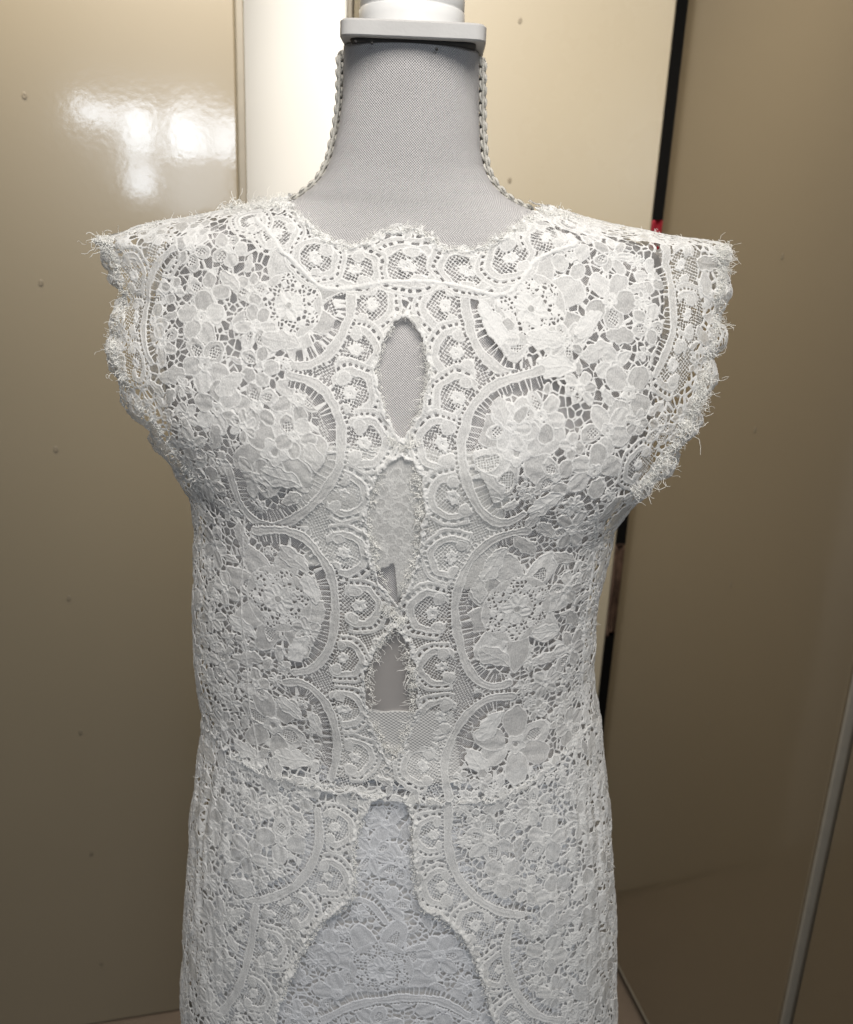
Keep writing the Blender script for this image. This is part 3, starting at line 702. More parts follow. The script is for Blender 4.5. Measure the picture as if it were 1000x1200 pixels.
# near-black sheet: the gap's unlit depth put into its colour; cloth hangs before it
mesh_obj('gap_shade_sheet', [(-1.6, 1.42, 0), (1.6, 1.42, 0), (1.6, 1.42, 2.6), (-1.6, 1.42, 2.6)], [(0, 1, 2, 3)], M['dark'], smooth=False, kind='structure')
def hanging(name, mat, x0, x1, y, z0, z1, label, cat):
    u = np.linspace(0, 1, 26); v = np.linspace(0, 1, 22); U, V_ = np.meshgrid(u, v)
    X = x0 + (x1 - x0) * U; Z = z1 + (z0 - z1) * V_; Y = y + .012 * np.sin(U * 22) * (.4 + V_) + .004 * np.sin(V_ * 9 + U * 4)
    fr = np.stack([X, Y, Z], -1); bk = fr[:, ::-1] + [0, .012, 0]
    R_ = np.concatenate([fr, bk], 1); o = loft_obj(name, R_, mat); o['label'] = label; o['category'] = cat
hanging('hanging_cloth', M['red'], .385, .47, 1.08, 1.30, 1.522, 'small piece of red cloth in the dark gap above the right shoulder', 'cloth')
hanging('hanging_cloth', M['floral'], .385, .48, 1.10, .655, .86, 'brown patterned cloth glimpsed in the dark gap beside the waist', 'cloth')

# ------------------------------------------------------------------ the dress form
form = empty('dress_form', 'grey linen covered dress form with a white wooden neck cap', 'dress form')
zs = np.concatenate([np.linspace(at(470, 46, -.05)[2], 1.40, 150), np.linspace(1.397, .80, 90)])
th = np.linspace(-math.pi, math.pi, 241)[:-1]
R_ = body(th[None, :], zs[:, None], TM, (-.004 - .011 * np.clip((1.075 - zs) / .05, 0, 1))[:, None])
R_[:, :, 1] += 0
R_ += (.0006 * vnoise(R_, 30, 4))[..., None] * np.array([1, 1, 0])
arc = np.concatenate([np.zeros((len(zs), 1)), np.cumsum(np.linalg.norm(np.diff(R_, axis=1), axis=2), 1)], 1); arc -= arc[:, 120:121]
prof = np.linalg.norm(np.diff(R_[:, 120], axis=0), axis=1); va = np.concatenate([[0], np.cumsum(prof)])
uvs = np.stack([arc, np.broadcast_to(va[:, None], arc.shape)], -1).reshape(-1, 2)
loft_obj('torso', R_, M['linen'], form, uv=uvs)
ztop = zs[0]
# neck cap: an oval board with eased edges
cxl, cxr = at(397, 40, -.05)[0], at(571, 40, -.05)[0]; ccx = (cxl + cxr) / 2; ca = (cxr - cxl) / 2
def oval(a, b, z, n=160, cx=0, e=.16):
    t = np.linspace(0, 2 * math.pi, n + 1)[:-1]; t = t - (.0 if e > .9 else .24 * np.sin(4 * t)); c, s_ = np.cos(t), np.sin(t)
    return np.stack([cx + a * np.sign(c) * np.abs(c) ** e, b * np.sign(s_) * np.abs(s_) ** e, np.full(n, z)], 1)
zc0 = at(485, 44, -.0545)[2]; zc1 = at(485, 23, -.0545)[2]; cb = .0545
V, F, T = loft([oval(ca - .007, cb - .007, zc0 - .0016, cx=ccx), oval(ca - .006, cb - .006, zc0 + .0008, cx=ccx)]); mesh_obj('cap_gasket', V, np.vstack([tri(F), T]), M['dark'], form)
V, F, T = loft([oval(ca - .001, cb - .001, zc0, cx=ccx), oval(ca, cb, zc0 + .0009, cx=ccx), oval(ca, cb, zc1 - .0012, cx=ccx), oval(ca - .0013, cb - .0013, zc1, cx=ccx)])
cap = mesh_obj('neck_cap', V, np.vstack([tri(F), T]), M['cap'], form, smooth=False)
# turned finial
fx = at(483, 20, 0)[0]; fr_ = (at(545, 15, 0)[0] - at(421, 15, 0)[0]) / 2
prof = [(0.998, 0), (1.0, .002), (1.0, .0085), (1.0, .0142), (.985, .0149), (.968, .0154), (.985, .0161), (.99, .024), (.96, .028), (.80, .032), (.55, .037), (.42, .042), (.40, .046), (.46, .054), (.62, .062), (.78, .072), (.85, .084), (.82, .097), (.68, .110), (.45, .120), (.2, .126)]
V, F, T = loft([oval(fr_ * a, fr_ * a, zc1 + h, n=72, cx=fx, e=1.0) for a, h in prof]); mesh_obj('neck_finial', V, np.vstack([tri(F), T]), M['finial'], form)
# braid trim along both side seams of the neck: a chain of small loops
def braid(side):
    z = np.linspace(zc0 - .004, at(330, 238, 0)[2] + .004, 900); P = body(np.full(900, side * math.pi / 2), z, TM, -.0008)
    L_ = np.concatenate([[0], np.cumsum(np.linalg.norm(np.diff(P, axis=0), axis=1))]); n = int(L_[-1] / .0037); paths = []
    Q = np.stack([np.interp(np.linspace(0, L_[-1], n), L_, P[:, k]) for k in range(3)], 1); Tn = np.gradient(Q, axis=0); Tn /= np.linalg.norm(Tn, axis=1)[:, None]
    for k in range(n):
        o = np.cross(Tn[k], [0, 1, 0]) * (-side); o /= np.linalg.norm(o); y = np.array([0, 1., 0]); a = np.linspace(0, 2 * math.pi, 11)
        tw = .35 * (1 if k % 2 else -1)
        c = Q[k] + o * .0005
        for yo in (-.003, .003):
            paths.append(c + Tn[k] * (np.cos(a) * .0029)[:, None] + (y * math.cos(tw) + o * math.sin(tw)) * (np.sin(a) * .0028 + yo)[:, None] + o * (np.cos(a) * .0007)[:, None] * tw * 2)
    base = [Q + np.array([0, dy, 0]) for dy in (-.0035, 0, .0035)]
    V, F = tubes(paths + base, [.0010] * len(paths) + [.0016] * 3, 5); mesh_obj('braid_trim', V, F, M['braid'], form)
braid(-1); braid(1)
# small pins under the cap
for (x, y) in ((417, 48.5), (512, 57), (436, 50)):
    p = at(x, y, -.0535); V, F, T = loft([oval(r_ * .001, r_ * .001, 0, n=8, e=1) * [1, 1, 1] + [0, 0, h * .001] for r_, h in ((.4, 0), (1, .3), (1, .8), (.3, 1.2))])
    V = V[:, [0, 2, 1]] * [1, -1, 1] + p + [0, .0015, 0]; mesh_obj('pin_head', V, np.vstack([tri(F), T]), M['dark'], form)
V, F = tubes([np.array([[-.02, 0, z] for z in np.linspace(.85, .03, 12)])], [.016], 16); mesh_obj('stand_pole', V, F, M['metal'], form)
V, F, T = loft([oval(.17 * a, .17 * a, z, n=48, cx=-.02, e=1) for a, z in ((1, 0.001), (1, .012), (.96, .018), (.3, .024), (.12, .05), (.1, .08))]); mesh_obj('stand_base', V, np.vstack([tri(F), T]), M['metal'], form)
# ------------------------------------------------------------------ the lace dress
dress = empty('lace_dress', 'ivory lace dress with frayed cap sleeves and an open front on the dress form', 'dress')
rs = np.random.RandomState(11)
zTop = max(at(342, 231, 0)[2], at(628, 242, 0)[2]) + .002
zWaist = at(465, 962, -.09)[2]
def wr_bodice(P, TH):
    w = .0016 * vnoise(P, 16, 61) + .0009 * vnoise(P * [1, 1, .45], 55, 62) + .00035 * vnoise(P, 190, 63)
    lowl = np.clip((1.20 - P[..., 2]) / .12, 0, 1); w = w + lowl * (.0022 * vnoise(P * [1, 1, .35], 38, 64) + .0005 * vnoise(P * [1, 1, .3], 210, 68))
    side = np.clip((np.abs(TH) - 1.05) / .35, 0, 1) * np.clip((1.50 - P[..., 2]) / .03, 0, 1) * np.clip((P[..., 2] - 1.27) / .04, .12, 1)
    w = w + side * .0060 * (np.abs(np.sin(P[..., 2] * 98 + .4 + 1.2 * vnoise(P, 30, 69))) - .5) + side * .0030 * vnoise(P * [.5, .5, 1], 120, 65) + side * .0012 * vnoise(P, 210, 66)
    qx, qy = proj(P); hem = np.interp(qx, *np.array(WS, float).T) - qy
    w = w + .0022 * np.clip((1.45 - np.abs(TH)) / .4, 0, 1) * np.exp(-np.clip(hem, 0, 200) / 16) * (1 + .5 * vnoise(P, 45, 67))
    return w + .0015
WS = [(200, 845), (244, 852), (270, 884), (300, 903), (350, 918), (410, 928), (460, 936), (520, 940), (580, 936), (620, 918), (655, 890), (690, 850), (740, 830)]
def cat(*a): return np.concatenate(a)
zA = 1.462
zs = cat(np.arange(zTop, zA, -.00040), np.arange(zA, zWaist, -.00060))
S = Sheet(zs, -1.60, 1.60, .00056, TD, .0, 21, wr_bodice)
ground(S, .0062, .00050, 3)
for pts in ([(534, 340), (526, 380), (538, 420), (530, 470), (520, 520), (532, 585), (530, 620), (535, 650), (512, 700), (508, 730), (520, 780), (520, 840), (500, 900)], [(424, 345), (425, 380), (408, 420), (408, 460), (422, 520), (410, 560), (395, 590), (400, 640), (415, 700), (412, 740), (402, 780), (402, 830), (412, 890)]): tulle(S, pts, 66)

ARCS_R = [([(543, 336), (545, 352), (546, 372), (551, 391), (560, 410), (573, 426), (592, 438), (612, 440), (630, 434)], 1),
          ([(634, 434), (612, 441), (590, 446), (572, 454), (557, 469), (547, 488), (542, 512), (541, 535), (545, 562), (553, 584), (563, 601), (577, 612), (595, 615), (613, 603)], 1),
          ([(618, 622), (600, 624), (585, 627), (570, 635), (555, 652), (542, 673), (534, 697), (533, 722), (537, 745), (541, 765), (547, 783), (560, 800), (580, 808), (596, 800)], 1),
          ([(600, 816), (582, 815), (566, 820), (550, 832), (538, 850), (527, 872), (520, 895), (520, 915), (526, 935)], 1)]
ARCS_L = [([(412, 345), (411, 362), (406, 380), (399, 396), (391, 411), (378, 422), (362, 430), (345, 430)], -1),
          ([(340, 440), (358, 443), (377, 451), (391, 470), (399, 488), (402, 510), (401, 534), (396, 553), (385, 572), (371, 588), (352, 604), (334, 615), (312, 616), (293, 610), (281, 592), (272, 566), (268, 548)], -1),
          ([(300, 622), (320, 620), (345, 622), (362, 633), (378, 652), (389, 675), (394, 700), (394, 724), (391, 750), (380, 774), (362, 788), (345, 788)], -1),
          ([(335, 800), (352, 797), (368, 806), (383, 823), (392, 845), (397, 870), (394, 892), (388, 912)], -1)]
MED = [(521, 359, 23, .1, 1), (535, 414, 24, -.2, 1), (537, 467, 24, .2, 1), (518, 521, 25, .1, 1), (532, 583, 25, -.2, 1), (529, 653, 24, .3, 1), (507, 718, 26, .1, 1), (517, 781, 24, -.1, 1), (516, 840, 24, .1, 1), (496, 898, 24, .2, 1),
       (436, 357, 22, 0, -1), (416, 409, 23, .2, -1), (411, 461, 24, -.2, -1), (427, 519, 24, 0, -1), (404, 580, 24, .2, -1), (402, 648, 25, -.1, -1), (421, 710, 24, 0, -1), (403, 772, 23, .1, -1), (403, 831, 24, 0, -1), (416, 887, 23, -.2, -1)]
# large flowers inside the arcs
for (x, y, r, n) in ((622, 362, 60, 8), (339, 358, 56, 8), (326, 702, 66, 8), (606, 714, 68, 8), (606, 530, 52, 6), (322, 530, 54, 6), (604, 872, 48, 6), (320, 850, 46, 6)):
    flower(S, x, y, r, rs, n, 'ring' if r > 55 else 'knot')
FL = [(718, 299, 21), (715, 352, 30), (763, 326, 19), (760, 379, 21), (670, 302, 22), (720, 428, 20), (737, 462, 32), (634, 488, 26), (712, 505, 30), (598, 500, 24), (697, 552, 30), (665, 400, 20), (680, 455, 18), (590, 395, 18), (652, 560, 22), (670, 620, 26), (690, 665, 18), (665, 690, 22), (668, 760, 26), (640, 800, 22), (668, 850, 24),
      (224, 290, 21), (269, 292, 19), (182, 338, 17), (243, 343, 22), (237, 372, 27), (179, 376, 19), (190, 403, 22), (294, 338, 17), (300, 382, 22), (240, 427, 30), (349, 468, 26), (301, 476, 24), (304, 430, 21), (255, 480, 28), (225, 520, 22), (345, 512, 22), (245, 565, 24), (300, 560, 24), (264, 690, 20), (248, 722, 22), (252, 640, 24), (262, 780, 24), (300, 800, 20), (262, 850, 24), (360, 740, 18), (285, 500, 16)]
for x, y, r in FL: flower(S, x, y, r, rs)
for x, y, r, a in ((575, 380, 24, 1.2), (640, 398, 20, .3), (690, 380, 18, -.6), (650, 430, 22, .2), (585, 480, 18, 1.3), (575, 570, 20, .9), (640, 590, 20, -.4), (578, 660, 22, -.9), (560, 690, 18, 1.4), (580, 770, 22, .7), (640, 740, 18, .2), (575, 850, 22, -.8), (560, 895, 20, 1.2), (270, 330, 14, .8), (330, 400, 20, .3), (270, 450, 18, -.5), (330, 560, 22, .4), (370, 540, 18, 1.3), (345, 655, 20, .8), (365, 690, 18, 1.4), (350, 760, 20, -.8), (285, 735, 20, .6), (340, 830, 18, .9), (372, 850, 16, 1.4), (345, 890, 24, .2), (290, 880, 20, .4)):
    leaf(S, x, y, r, a, rs, rs.choice([.75, .9, 1.]))
for x, y, r, a, f in MED: medallion(S, x, y, rs, r, a, flip=f)
for pts, sd in ARCS_R: arc_band(S, pts, rs, 9.5, 11, side=1)
for pts, sd in ARCS_L: arc_band(S, pts, rs, 9.5, 11, side=-1)
# scalloped outer band towards the front opening
# armhole medallions
for x, y, r, f, asp in ((799, 311, 22, 1, .75), (806, 368, 24, 1, .75), (788, 428, 26, 1, .8), (748, 545, 22, 1, .8), (157, 322, 22, -1, .75), (189, 296, 18, -1, .8), (160, 372, 20, -1, .7), (160, 425, 20, -1, .7)):
    medallion(S, x, y, rs, r, .2 * f, asp, f)
arc_band(S, [(779, 290), (785, 320), (788, 350), (790, 385), (782, 410), (768, 440)], rs, 8, 8, side=-1)
arc_band(S, [(205, 290), (182, 310), (172, 340), (168, 370), (168, 400), (178, 425)], rs, 7, 7, side=1)
# collar: flattened medallions under the neck edge
for x, y, r, a, asp, f in ((478, 312, 21, 0, 1.55, 1), (545, 318, 19, .35, 1.5, 1), (598, 303, 20, -.5, 1.3, 1), (640, 278, 18, -.6, 1.2, 1), (416, 316, 19, -.1, 1.3, 1), (370, 303, 19, .5, 1.2, 1), (325, 272, 19, .8, 1.1, 1), (668, 262, 14, -.4, 1.2, 1), (295, 258, 15, .3, 1.2, 1)):
    medallion(S, x, y, rs, r, a, asp, f, full=True)
reg_front = (np.abs(S.TH) < 1.62)
fill(S, rs, 6000, 9, 19, leafy=.45)
fill(S, rs, 2600, 6, 10, leafy=.6)
SEAM = [(270, 236), (300, 256), (317, 276), (332, 290), (345, 304), (355, 318), (362, 330), (371, 339), (383, 342), (402, 339), (430, 333), (475, 329), (520, 331), (555, 339), (572, 346), (586, 350), (598, 347), (607, 337), (617, 322), (629, 307), (645, 293), (668, 278), (690, 262)]
ridge(S, SEAM[1:-1], 4.5, .0009)
ridge(S, [(283, 590), (285, 640), (282, 700), (289, 760), (293, 830), (301, 900)], 2.6, .0007, .8)
ridge(S, [(700, 590), (698, 640), (690, 700), (684, 770), (686, 830)], 3, .001, .9)

# cut-outs
O1 = [(475, 371), (484, 378), (493, 392), (498, 410), (503, 430), (501, 450), (497, 468), (490, 488), (480, 505), (472, 518), (462, 506), (455, 492), (449, 474), (443, 455), (441, 434), (446, 412), (455, 390), (465, 376)]
O2 = [(469, 536), (484, 541), (493, 556), (495, 580), (498, 600), (493, 620), (491, 645), (483, 668), (476, 690), (467, 708), (457, 697), (444, 680), (436, 655), (431, 630), (430, 610), (435, 578), (446, 553), (456, 543)]
O3 = [(464, 736), (476, 750), (484, 770), (487, 800), (488, 830), (476, 862), (466, 884), (459, 894), (449, 876), (437, 850), (429, 822), (428, 795), (434, 772), (446, 752), (456, 742)]
cut = np.maximum.reduce([edge_mask(S, O1, 1, 2.6, 5), edge_mask(S, O2, 1, 2.8, 6), edge_mask(S, O3, 1, 3., 7)])
NECK = [(200, 120), (240, 215), (300, 227), (338, 236), (352, 252), (368, 268), (385, 279), (405, 287), (425, 285), (440, 276), (455, 268), (475, 266), (492, 268), (505, 276), (516, 287), (540, 292), (566, 290), (585, 280), (602, 268), (622, 254), (640, 245), (690, 232), (760, 120)]
cut = np.maximum(cut, edge_mask(S, NECK, 1, 5.5, 8))
# firm, slightly rolled raw edge round every opening
band_ = (cut > -5.5) & (cut < 1)
S.H = np.where(band_, np.maximum(S.H, (.00055 + .0009 * vnoise(S.P, 420, 70))), S.H)
S.R = np.where(band_, S.R + .0009 * np.exp(-((cut + 2.2) / 2.) ** 2) * (1 + .6 * vnoise(S.P, 500, 71)), S.R)
S.H = np.minimum(S.H, -cut * PX)
S.R = S.R + np.where(cut > -40, .0012 * np.exp(-np.clip(-cut, 0, 60) / 9.), 0).astype(np.float32)
# armholes
zarm0, zarm1 = 1.462, 1.302
zz = S.P[..., 2]; k = np.clip((zarm0 - zz) / (zarm0 - zarm1), 0, 1)
lim = 1.60 - .20 * np.sin(math.pi * k) ** .5
arm = (np.abs(S.TH) - lim) * .20 + .0022 * np.abs(np.sin(zz * 105 + .6)) - .001 + .0016 * vnoise(S.P, 240, 72) + .0009 * vnoise(S.P, 700, 73)
arm = np.where((zz < zarm0) & (zz > zarm1), arm, -.02)
bnd = (arm > -.006) & (arm < .001); S.H = np.where(bnd, np.maximum(S.H, .0005 + .0009 * vnoise(S.P, 420, 74)), S.H)
S.R = np.where(bnd, S.R + .0012 * np.clip(vnoise(S.P, 380, 75), -1, 1), S.R)
S.H = np.minimum(S.H, -arm)
# parts
WS = [(200, 845), (244, 852), (270, 884), (300, 903), (350, 918), (410, 928), (460, 936), (520, 940), (580, 936), (620, 918), (655, 890), (690, 850), (740, 830)]
wy = np.interp(S.px, *np.array(WS, float).T); wave = 4 * vnoise(S.P, 60, 80) + 2.5 * vnoise(S.P, 300, 83)
above = S.py < wy + 4 + wave
hm = (wy + 4 + wave - S.py); hb_ = (hm > -1) & (hm < 5) & (S.fac > 0); S.R = np.where(hb_, S.R + .0002 * (1 + vnoise(S.P, 300, 82)) * np.exp(-((hm - 2.2) / 1.6) ** 2), S.R)
seam_y = np.interp(S.px, *np.array(SEAM, float).T)
col_m = (S.py < seam_y + 1) & (S.px > 280) & (S.px < 674) & (S.fac > -.2) & (zz > 1.38)
mid = np.interp(S.py, [330, 372, 472, 525, 540, 705, 740, 900, 940], [472, 474, 472, 472, 469, 466, 464, 459, 462])
leftm = S.px < mid
build(S, 'collar', M['lace'], dress, col_m)
build(S, 'bodice_panel', M['lace'], dress, ~col_m & above & leftm)
build(S, 'bodice_panel', M['lace'], dress, ~col_m & above & ~leftm)

# back of the bodice, coarser
zb = np.arange(zTop, zWaist, -.0016)
SB = Sheet(zb, 1.60, 2 * math.pi - 1.60, .0017, TD, .0, 5, lambda P, T: .0015 + .0012 * vnoise(P, 20, 90))
ground(SB, .0075, .0010, 9)
rb = np.random.RandomState(3)
for _ in range(520):
    i, j = rb.randint(4, SB.nr - 4), rb.randint(4, SB.nc - 4)
    if not SB.occ[i, j]: flower(SB, 0, 0, rb.uniform(18, 34), rb, ij=(i, j))
zz2 = SB.P[..., 2]; k = np.clip((zarm0 - zz2) / (zarm0 - zarm1), 0, 1); lim2 = .20 * np.sin(math.pi * k) ** .5
tb = np.minimum(SB.TH - 1.60, 2 * math.pi - 1.60 - SB.TH)
SB.H = np.where((zz2 < zarm0) & (zz2 > zarm1), np.minimum(SB.H, (tb - lim2) * .2 + .0015 * vnoise(SB.P, 240, 91)), SB.H)
SB.H = np.minimum(SB.H, (.16 + .0 - (zz2 - 1.40)) * 0 + np.where(np.abs(SB.P[..., 0] + .016) < .085, (1.478 - zz2), 1.))
build(SB, 'back_panel', M['lace'], dress)

# ------------------------------------------------------------------ skirt: cool under layer, gathered over layer
zS0 = at(465, 838, -.085)[2]; zS1 = at(465, 1300, -.11)[2]
def wr_under(P, TH): return -.0045 + .0012 * vnoise(P, 14, 41) + .0004 * vnoise(P, 120, 42)
SU = Sheet(np.arange(at(465, 905, -.085)[2], zS1 + .03, -.00066), -1.0, 1.0, .00064, TD, 0., 31, wr_under)
ground(SU, .0058, .00056, 15)
r2 = np.random.RandomState(77)
flower(SU, 447, 1136, 66, r2, 8, 'ring', thin=.72)
for x, y, r in ((470, 1010, 30), (436, 1000, 24), (515, 1120, 30), (385, 1110, 26), (395, 1165, 30), (520, 1180, 32), (455, 1060, 26), (452, 965, 22), (440, 1205, 34), (350, 1190, 24), (560, 1200, 24)):
    flower(SU, x, y, r, r2, thin=.72)
arc_band(SU, [(380, 1195), (410, 1178), (440, 1172), (480, 1168), (520, 1172), (548, 1190)], r2, 10, 10, side=1)
arc_band(SU, [(400, 1060), (420, 1050), (440, 1062), (452, 1080)], r2, 8, 8, side=1)
fill(SU, r2, 3500, 8, 20, leafy=.5, thin=.7)
build(SU, 'underskirt', M['lace_c'], dress)

def wr_over(P, TH):
    t = np.clip((1.065 - P[..., 2]) / .05, 0, 1); U = TH * .19
    g = .0006 * np.sin(U * 210 + 5 * vnoise(P * [1, 1, .3], 14, 51)) + .0014 * vnoise(np.stack([U * 1.0, U * 0, P[..., 2] * .22], -1), 150, 52)
    g = g * (.35 + .9 * np.clip((np.abs(TH) - .35) / .5, 0, 1)) * t * np.exp(-np.clip(1.04 - P[..., 2], 0, 1) / .14)
    return .0010 + g + .0012 * vnoise(P, 18, 53) + .0009 * vnoise(P * [1, 1, .5], 90, 54) + .0006 * vnoise(P * [1, 1, .25], 230, 55)
SO = Sheet(np.arange(zS0, zS1, -.00062), -1.60, 1.60, .00060, TD, 0., 32, wr_over)
ground(SO, .0060, .00056, 19)
r3 = np.random.RandomState(5)
AR = [([(526, 950), (524, 985), (530, 1015), (543, 1040), (560, 1055), (585, 1070), (612, 1072)], 1), ([(600, 1082), (590, 1110), (596, 1140), (608, 1170), (625, 1190), (660, 1196)], 1)]
AL = [([(372, 950), (376, 985), (366, 1015), (350, 1038), (320, 1052), (290, 1058)], -1), ([(300, 1062), (296, 1100), (290, 1130), (280, 1160), (262, 1185)], -1)]
for x, y, r in ((576, 985, 32), (640, 985, 30), (590, 1030, 28), (650, 1050, 28), (640, 1120, 30), (650, 1165, 26), (625, 945, 24), (680, 960, 24), (690, 1040, 24), (695, 1110, 24), (330, 985, 30), (290, 1000, 26), (255, 970, 26), (250, 1080, 28), (262, 1130, 26), (245, 1180, 26), (300, 945, 22), (244, 1030, 22), (290, 1175, 22)):
    flower(SO, x, y, r, r3)
for x, y, r, a, f in ((509, 978, 23, 0, 1), (518, 1040, 24, .1, 1), (556, 1084, 25, .8, 1), (586, 1136, 24, .2, 1), (600, 1190, 24, .2, 1), (393, 970, 23, 0, -1), (385, 1028, 24, -.2, -1), (346, 1066, 24, -.8, -1), (316, 1108, 23, -.4, -1), (298, 1165, 24, -.1, -1), (283, 1215, 22, 0, -1)):
    medallion(SO, x, y, r3, r, a, flip=f)
for pts, sd in AR: arc_band(SO, pts, r3, 10, 10, side=1)
for pts, sd in AL: arc_band(SO, pts, r3, 10, 10, side=-1)
fill(SO, r3, 3200, 9, 19, leafy=.45)
fill(SO, r3, 1200, 5, 9, leafy=.6)
OPEN = [(462, 925), (437, 940), (424, 962), (414, 990), (416, 1025), (414, 1050), (398, 1066), (376, 1080), (362, 1100), (350, 1124), (338, 1150), (328, 1180), (322, 1215), (316, 1300), (625, 1300), (592, 1230), (574, 1185), (566, 1150), (556, 1120), (534, 1088), (514, 1072), (496, 1066), (488, 1050), (486, 1020), (483, 990), (484, 965), (478, 945)]
cu = edge_mask(SO, OPEN, 1, 2.5, 12)
band_ = (cu > -6) & (cu < 1)
SO.H = np.where(band_, np.maximum(SO.H, (.0006 + .0008 * vnoise(SO.P, 420, 76))), SO.H)
SO.R = np.where(band_, SO.R + .0012 * np.exp(-((cu + 2.2) / 2.2) ** 2) * (1 + .6 * vnoise(SO.P, 400, 77)), SO.R)
SO.H = np.minimum(SO.H, -cu * PX)
SO.R = SO.R + np.where(cu > -60, .0019 * np.exp(-np.clip(-cu, 0, 60) / 14.), 0).astype(np.float32)
wy = np.interp(SO.px, *np.array(WS, float).T)
below = SO.py > wy - 6 + 3 * vnoise(SO.P, 60, 80)
lm = SO.px < 455
build(SO, 'skirt_overlay', M['lace'], dress, below & lm)
build(SO, 'skirt_overlay', M['lace'], dress, below & ~lm)
SK = Sheet(np.arange(zS0 - .03, zS1, -.0018), 1.60, 2 * math.pi - 1.60, .0020, TD, 0., 33, lambda P, T: .001 + .002 * np.sin(T * 40) * np.exp(-np.abs(1.0 - P[..., 2]) / .15))
ground(SK, .0075, .0010, 29)
for _ in range(420):
    i, j = rb.randint(4, SK.nr - 4), rb.randint(4, SK.nc - 4)
    if not SK.occ[i, j]: flower(SK, 0, 0, rb.uniform(18, 34), rb, ij=(i, j))
build(SK, 'skirt_back', M['lace'], dress)
# the rest of the skirt, below the picture
zl = np.linspace(zS1 + .004, .10, 60); tl = np.linspace(-math.pi, math.pi, 181)[:-1]
Rl = body(tl[None], zl[:, None], TD, .0); fl_ = np.clip((zS1 - zl) / .8, 0, 1)[:, None]
Rl[..., 0] += (.05 * np.sin(tl)[None] + .006 * np.sin(tl * 17)[None]) * fl_; Rl[..., 1] += (-.05 * np.cos(tl)[None] - .006 * np.cos(tl * 17)[None]) * fl_
V, F, T = loft(Rl, cap=False); mesh_obj('lower_skirt', V, tri(F), M['tape'], dress)
# lining under the skirt and waist
tl = np.linspace(-math.pi, math.pi, 161)[:-1]
zl = np.linspace(at(465, 830, -.08)[2], zS1 - .02, 60)
Rl = body(tl[None], zl[:, None], TM, -.0085); V, F, T = loft(Rl, cap=False); 
uvl = np.stack([np.broadcast_to(tl * .14, Rl.shape[:2]), Rl[..., 2]], -1).reshape(-1, 2)
mesh_obj('skirt_lining', V, tri(F), M['lining'], dress)
# ribbed waist band and the smooth lining seen through the lowest opening
def patch(name, mat, t0, t1, ya, yb, off, wf, parent=dress, n=(60, 60), th=.0006, top=None):
    zz_ = np.linspace(at(465, ya, -.085)[2], at(465, yb, -.085)[2], n[0]); tt = np.linspace(t0, t1, n[1])
    P = body(tt[None], zz_[:, None], TM, off)
    if top is not None: P[..., 2] += (top(tt)[None] * (1 - np.linspace(0, 1, n[0]))[:, None])
    nn = P.copy() - np.array([tab(TM[0], 1.2) * .5 + tab(TM[1], 1.2) * .5, 0, 0]); nn[..., 2] = 0; nn /= np.linalg.norm(nn, axis=-1)[..., None]
    P = P + nn * wf(P, tt)[..., None]; R2 = np.concatenate([P, (P - nn * th)[:, ::-1]], 1)
    u = np.broadcast_to((tt - t0) * .13, P.shape[:2]); uv = np.stack([u, P[..., 2]], -1); uv = np.concatenate([uv, uv[:, ::-1]], 1).reshape(-1, 2)
    return loft_obj(name, R2, mat, parent, uv=uv)
patch('waist_band', M['band'], -.30, .30, 829, 912, .0008, lambda P, t: .0004 * vnoise(P, 60, 3) + 0 * t, top=lambda t: .0008 * np.sin(t * 30))
patch('satin_lining', M['satin'], -.27, .27, 715, 850, -.0012, lambda P, t: .0016 * np.exp(-((t[None] + .03 + (P[..., 2] - 1.13) * .6) / .05) ** 2) + .0006 * vnoise(P * [1, 1, .3], 60, 6))
# inner lace layer seen through the middle opening
SI = Sheet(np.arange(at(465, 530, -.12)[2], at(465, 745, -.10)[2], -.0007), -.42, .42, .0007, TM, .0, 44, lambda P, T: .0005 + .0008 * vnoise(P, 60, 7))
SI.H[:] = .001; SI.D[:] = .8; r5 = np.random.RandomState(8)
for x, y, r in ((455, 566, 17), (480, 575, 15), (462, 612, 22), (444, 600, 14), (476, 640, 16), (450, 640, 18), (484, 610, 12)): flower(SI, x, y, r, r5, thin=.72)
SI.R *= .3; SI.H = np.maximum(SI.H, .0006)
SI.H = np.minimum(SI.H, (np.interp(SI.px, [430, 448, 462, 466, 480, 500], [664, 668, 660, 700, 706, 690]) + 3 * vnoise(SI.P, 300, 5) - SI.py) * PX)
build(SI, 'inner_lace_layer', M['inner'], dress)

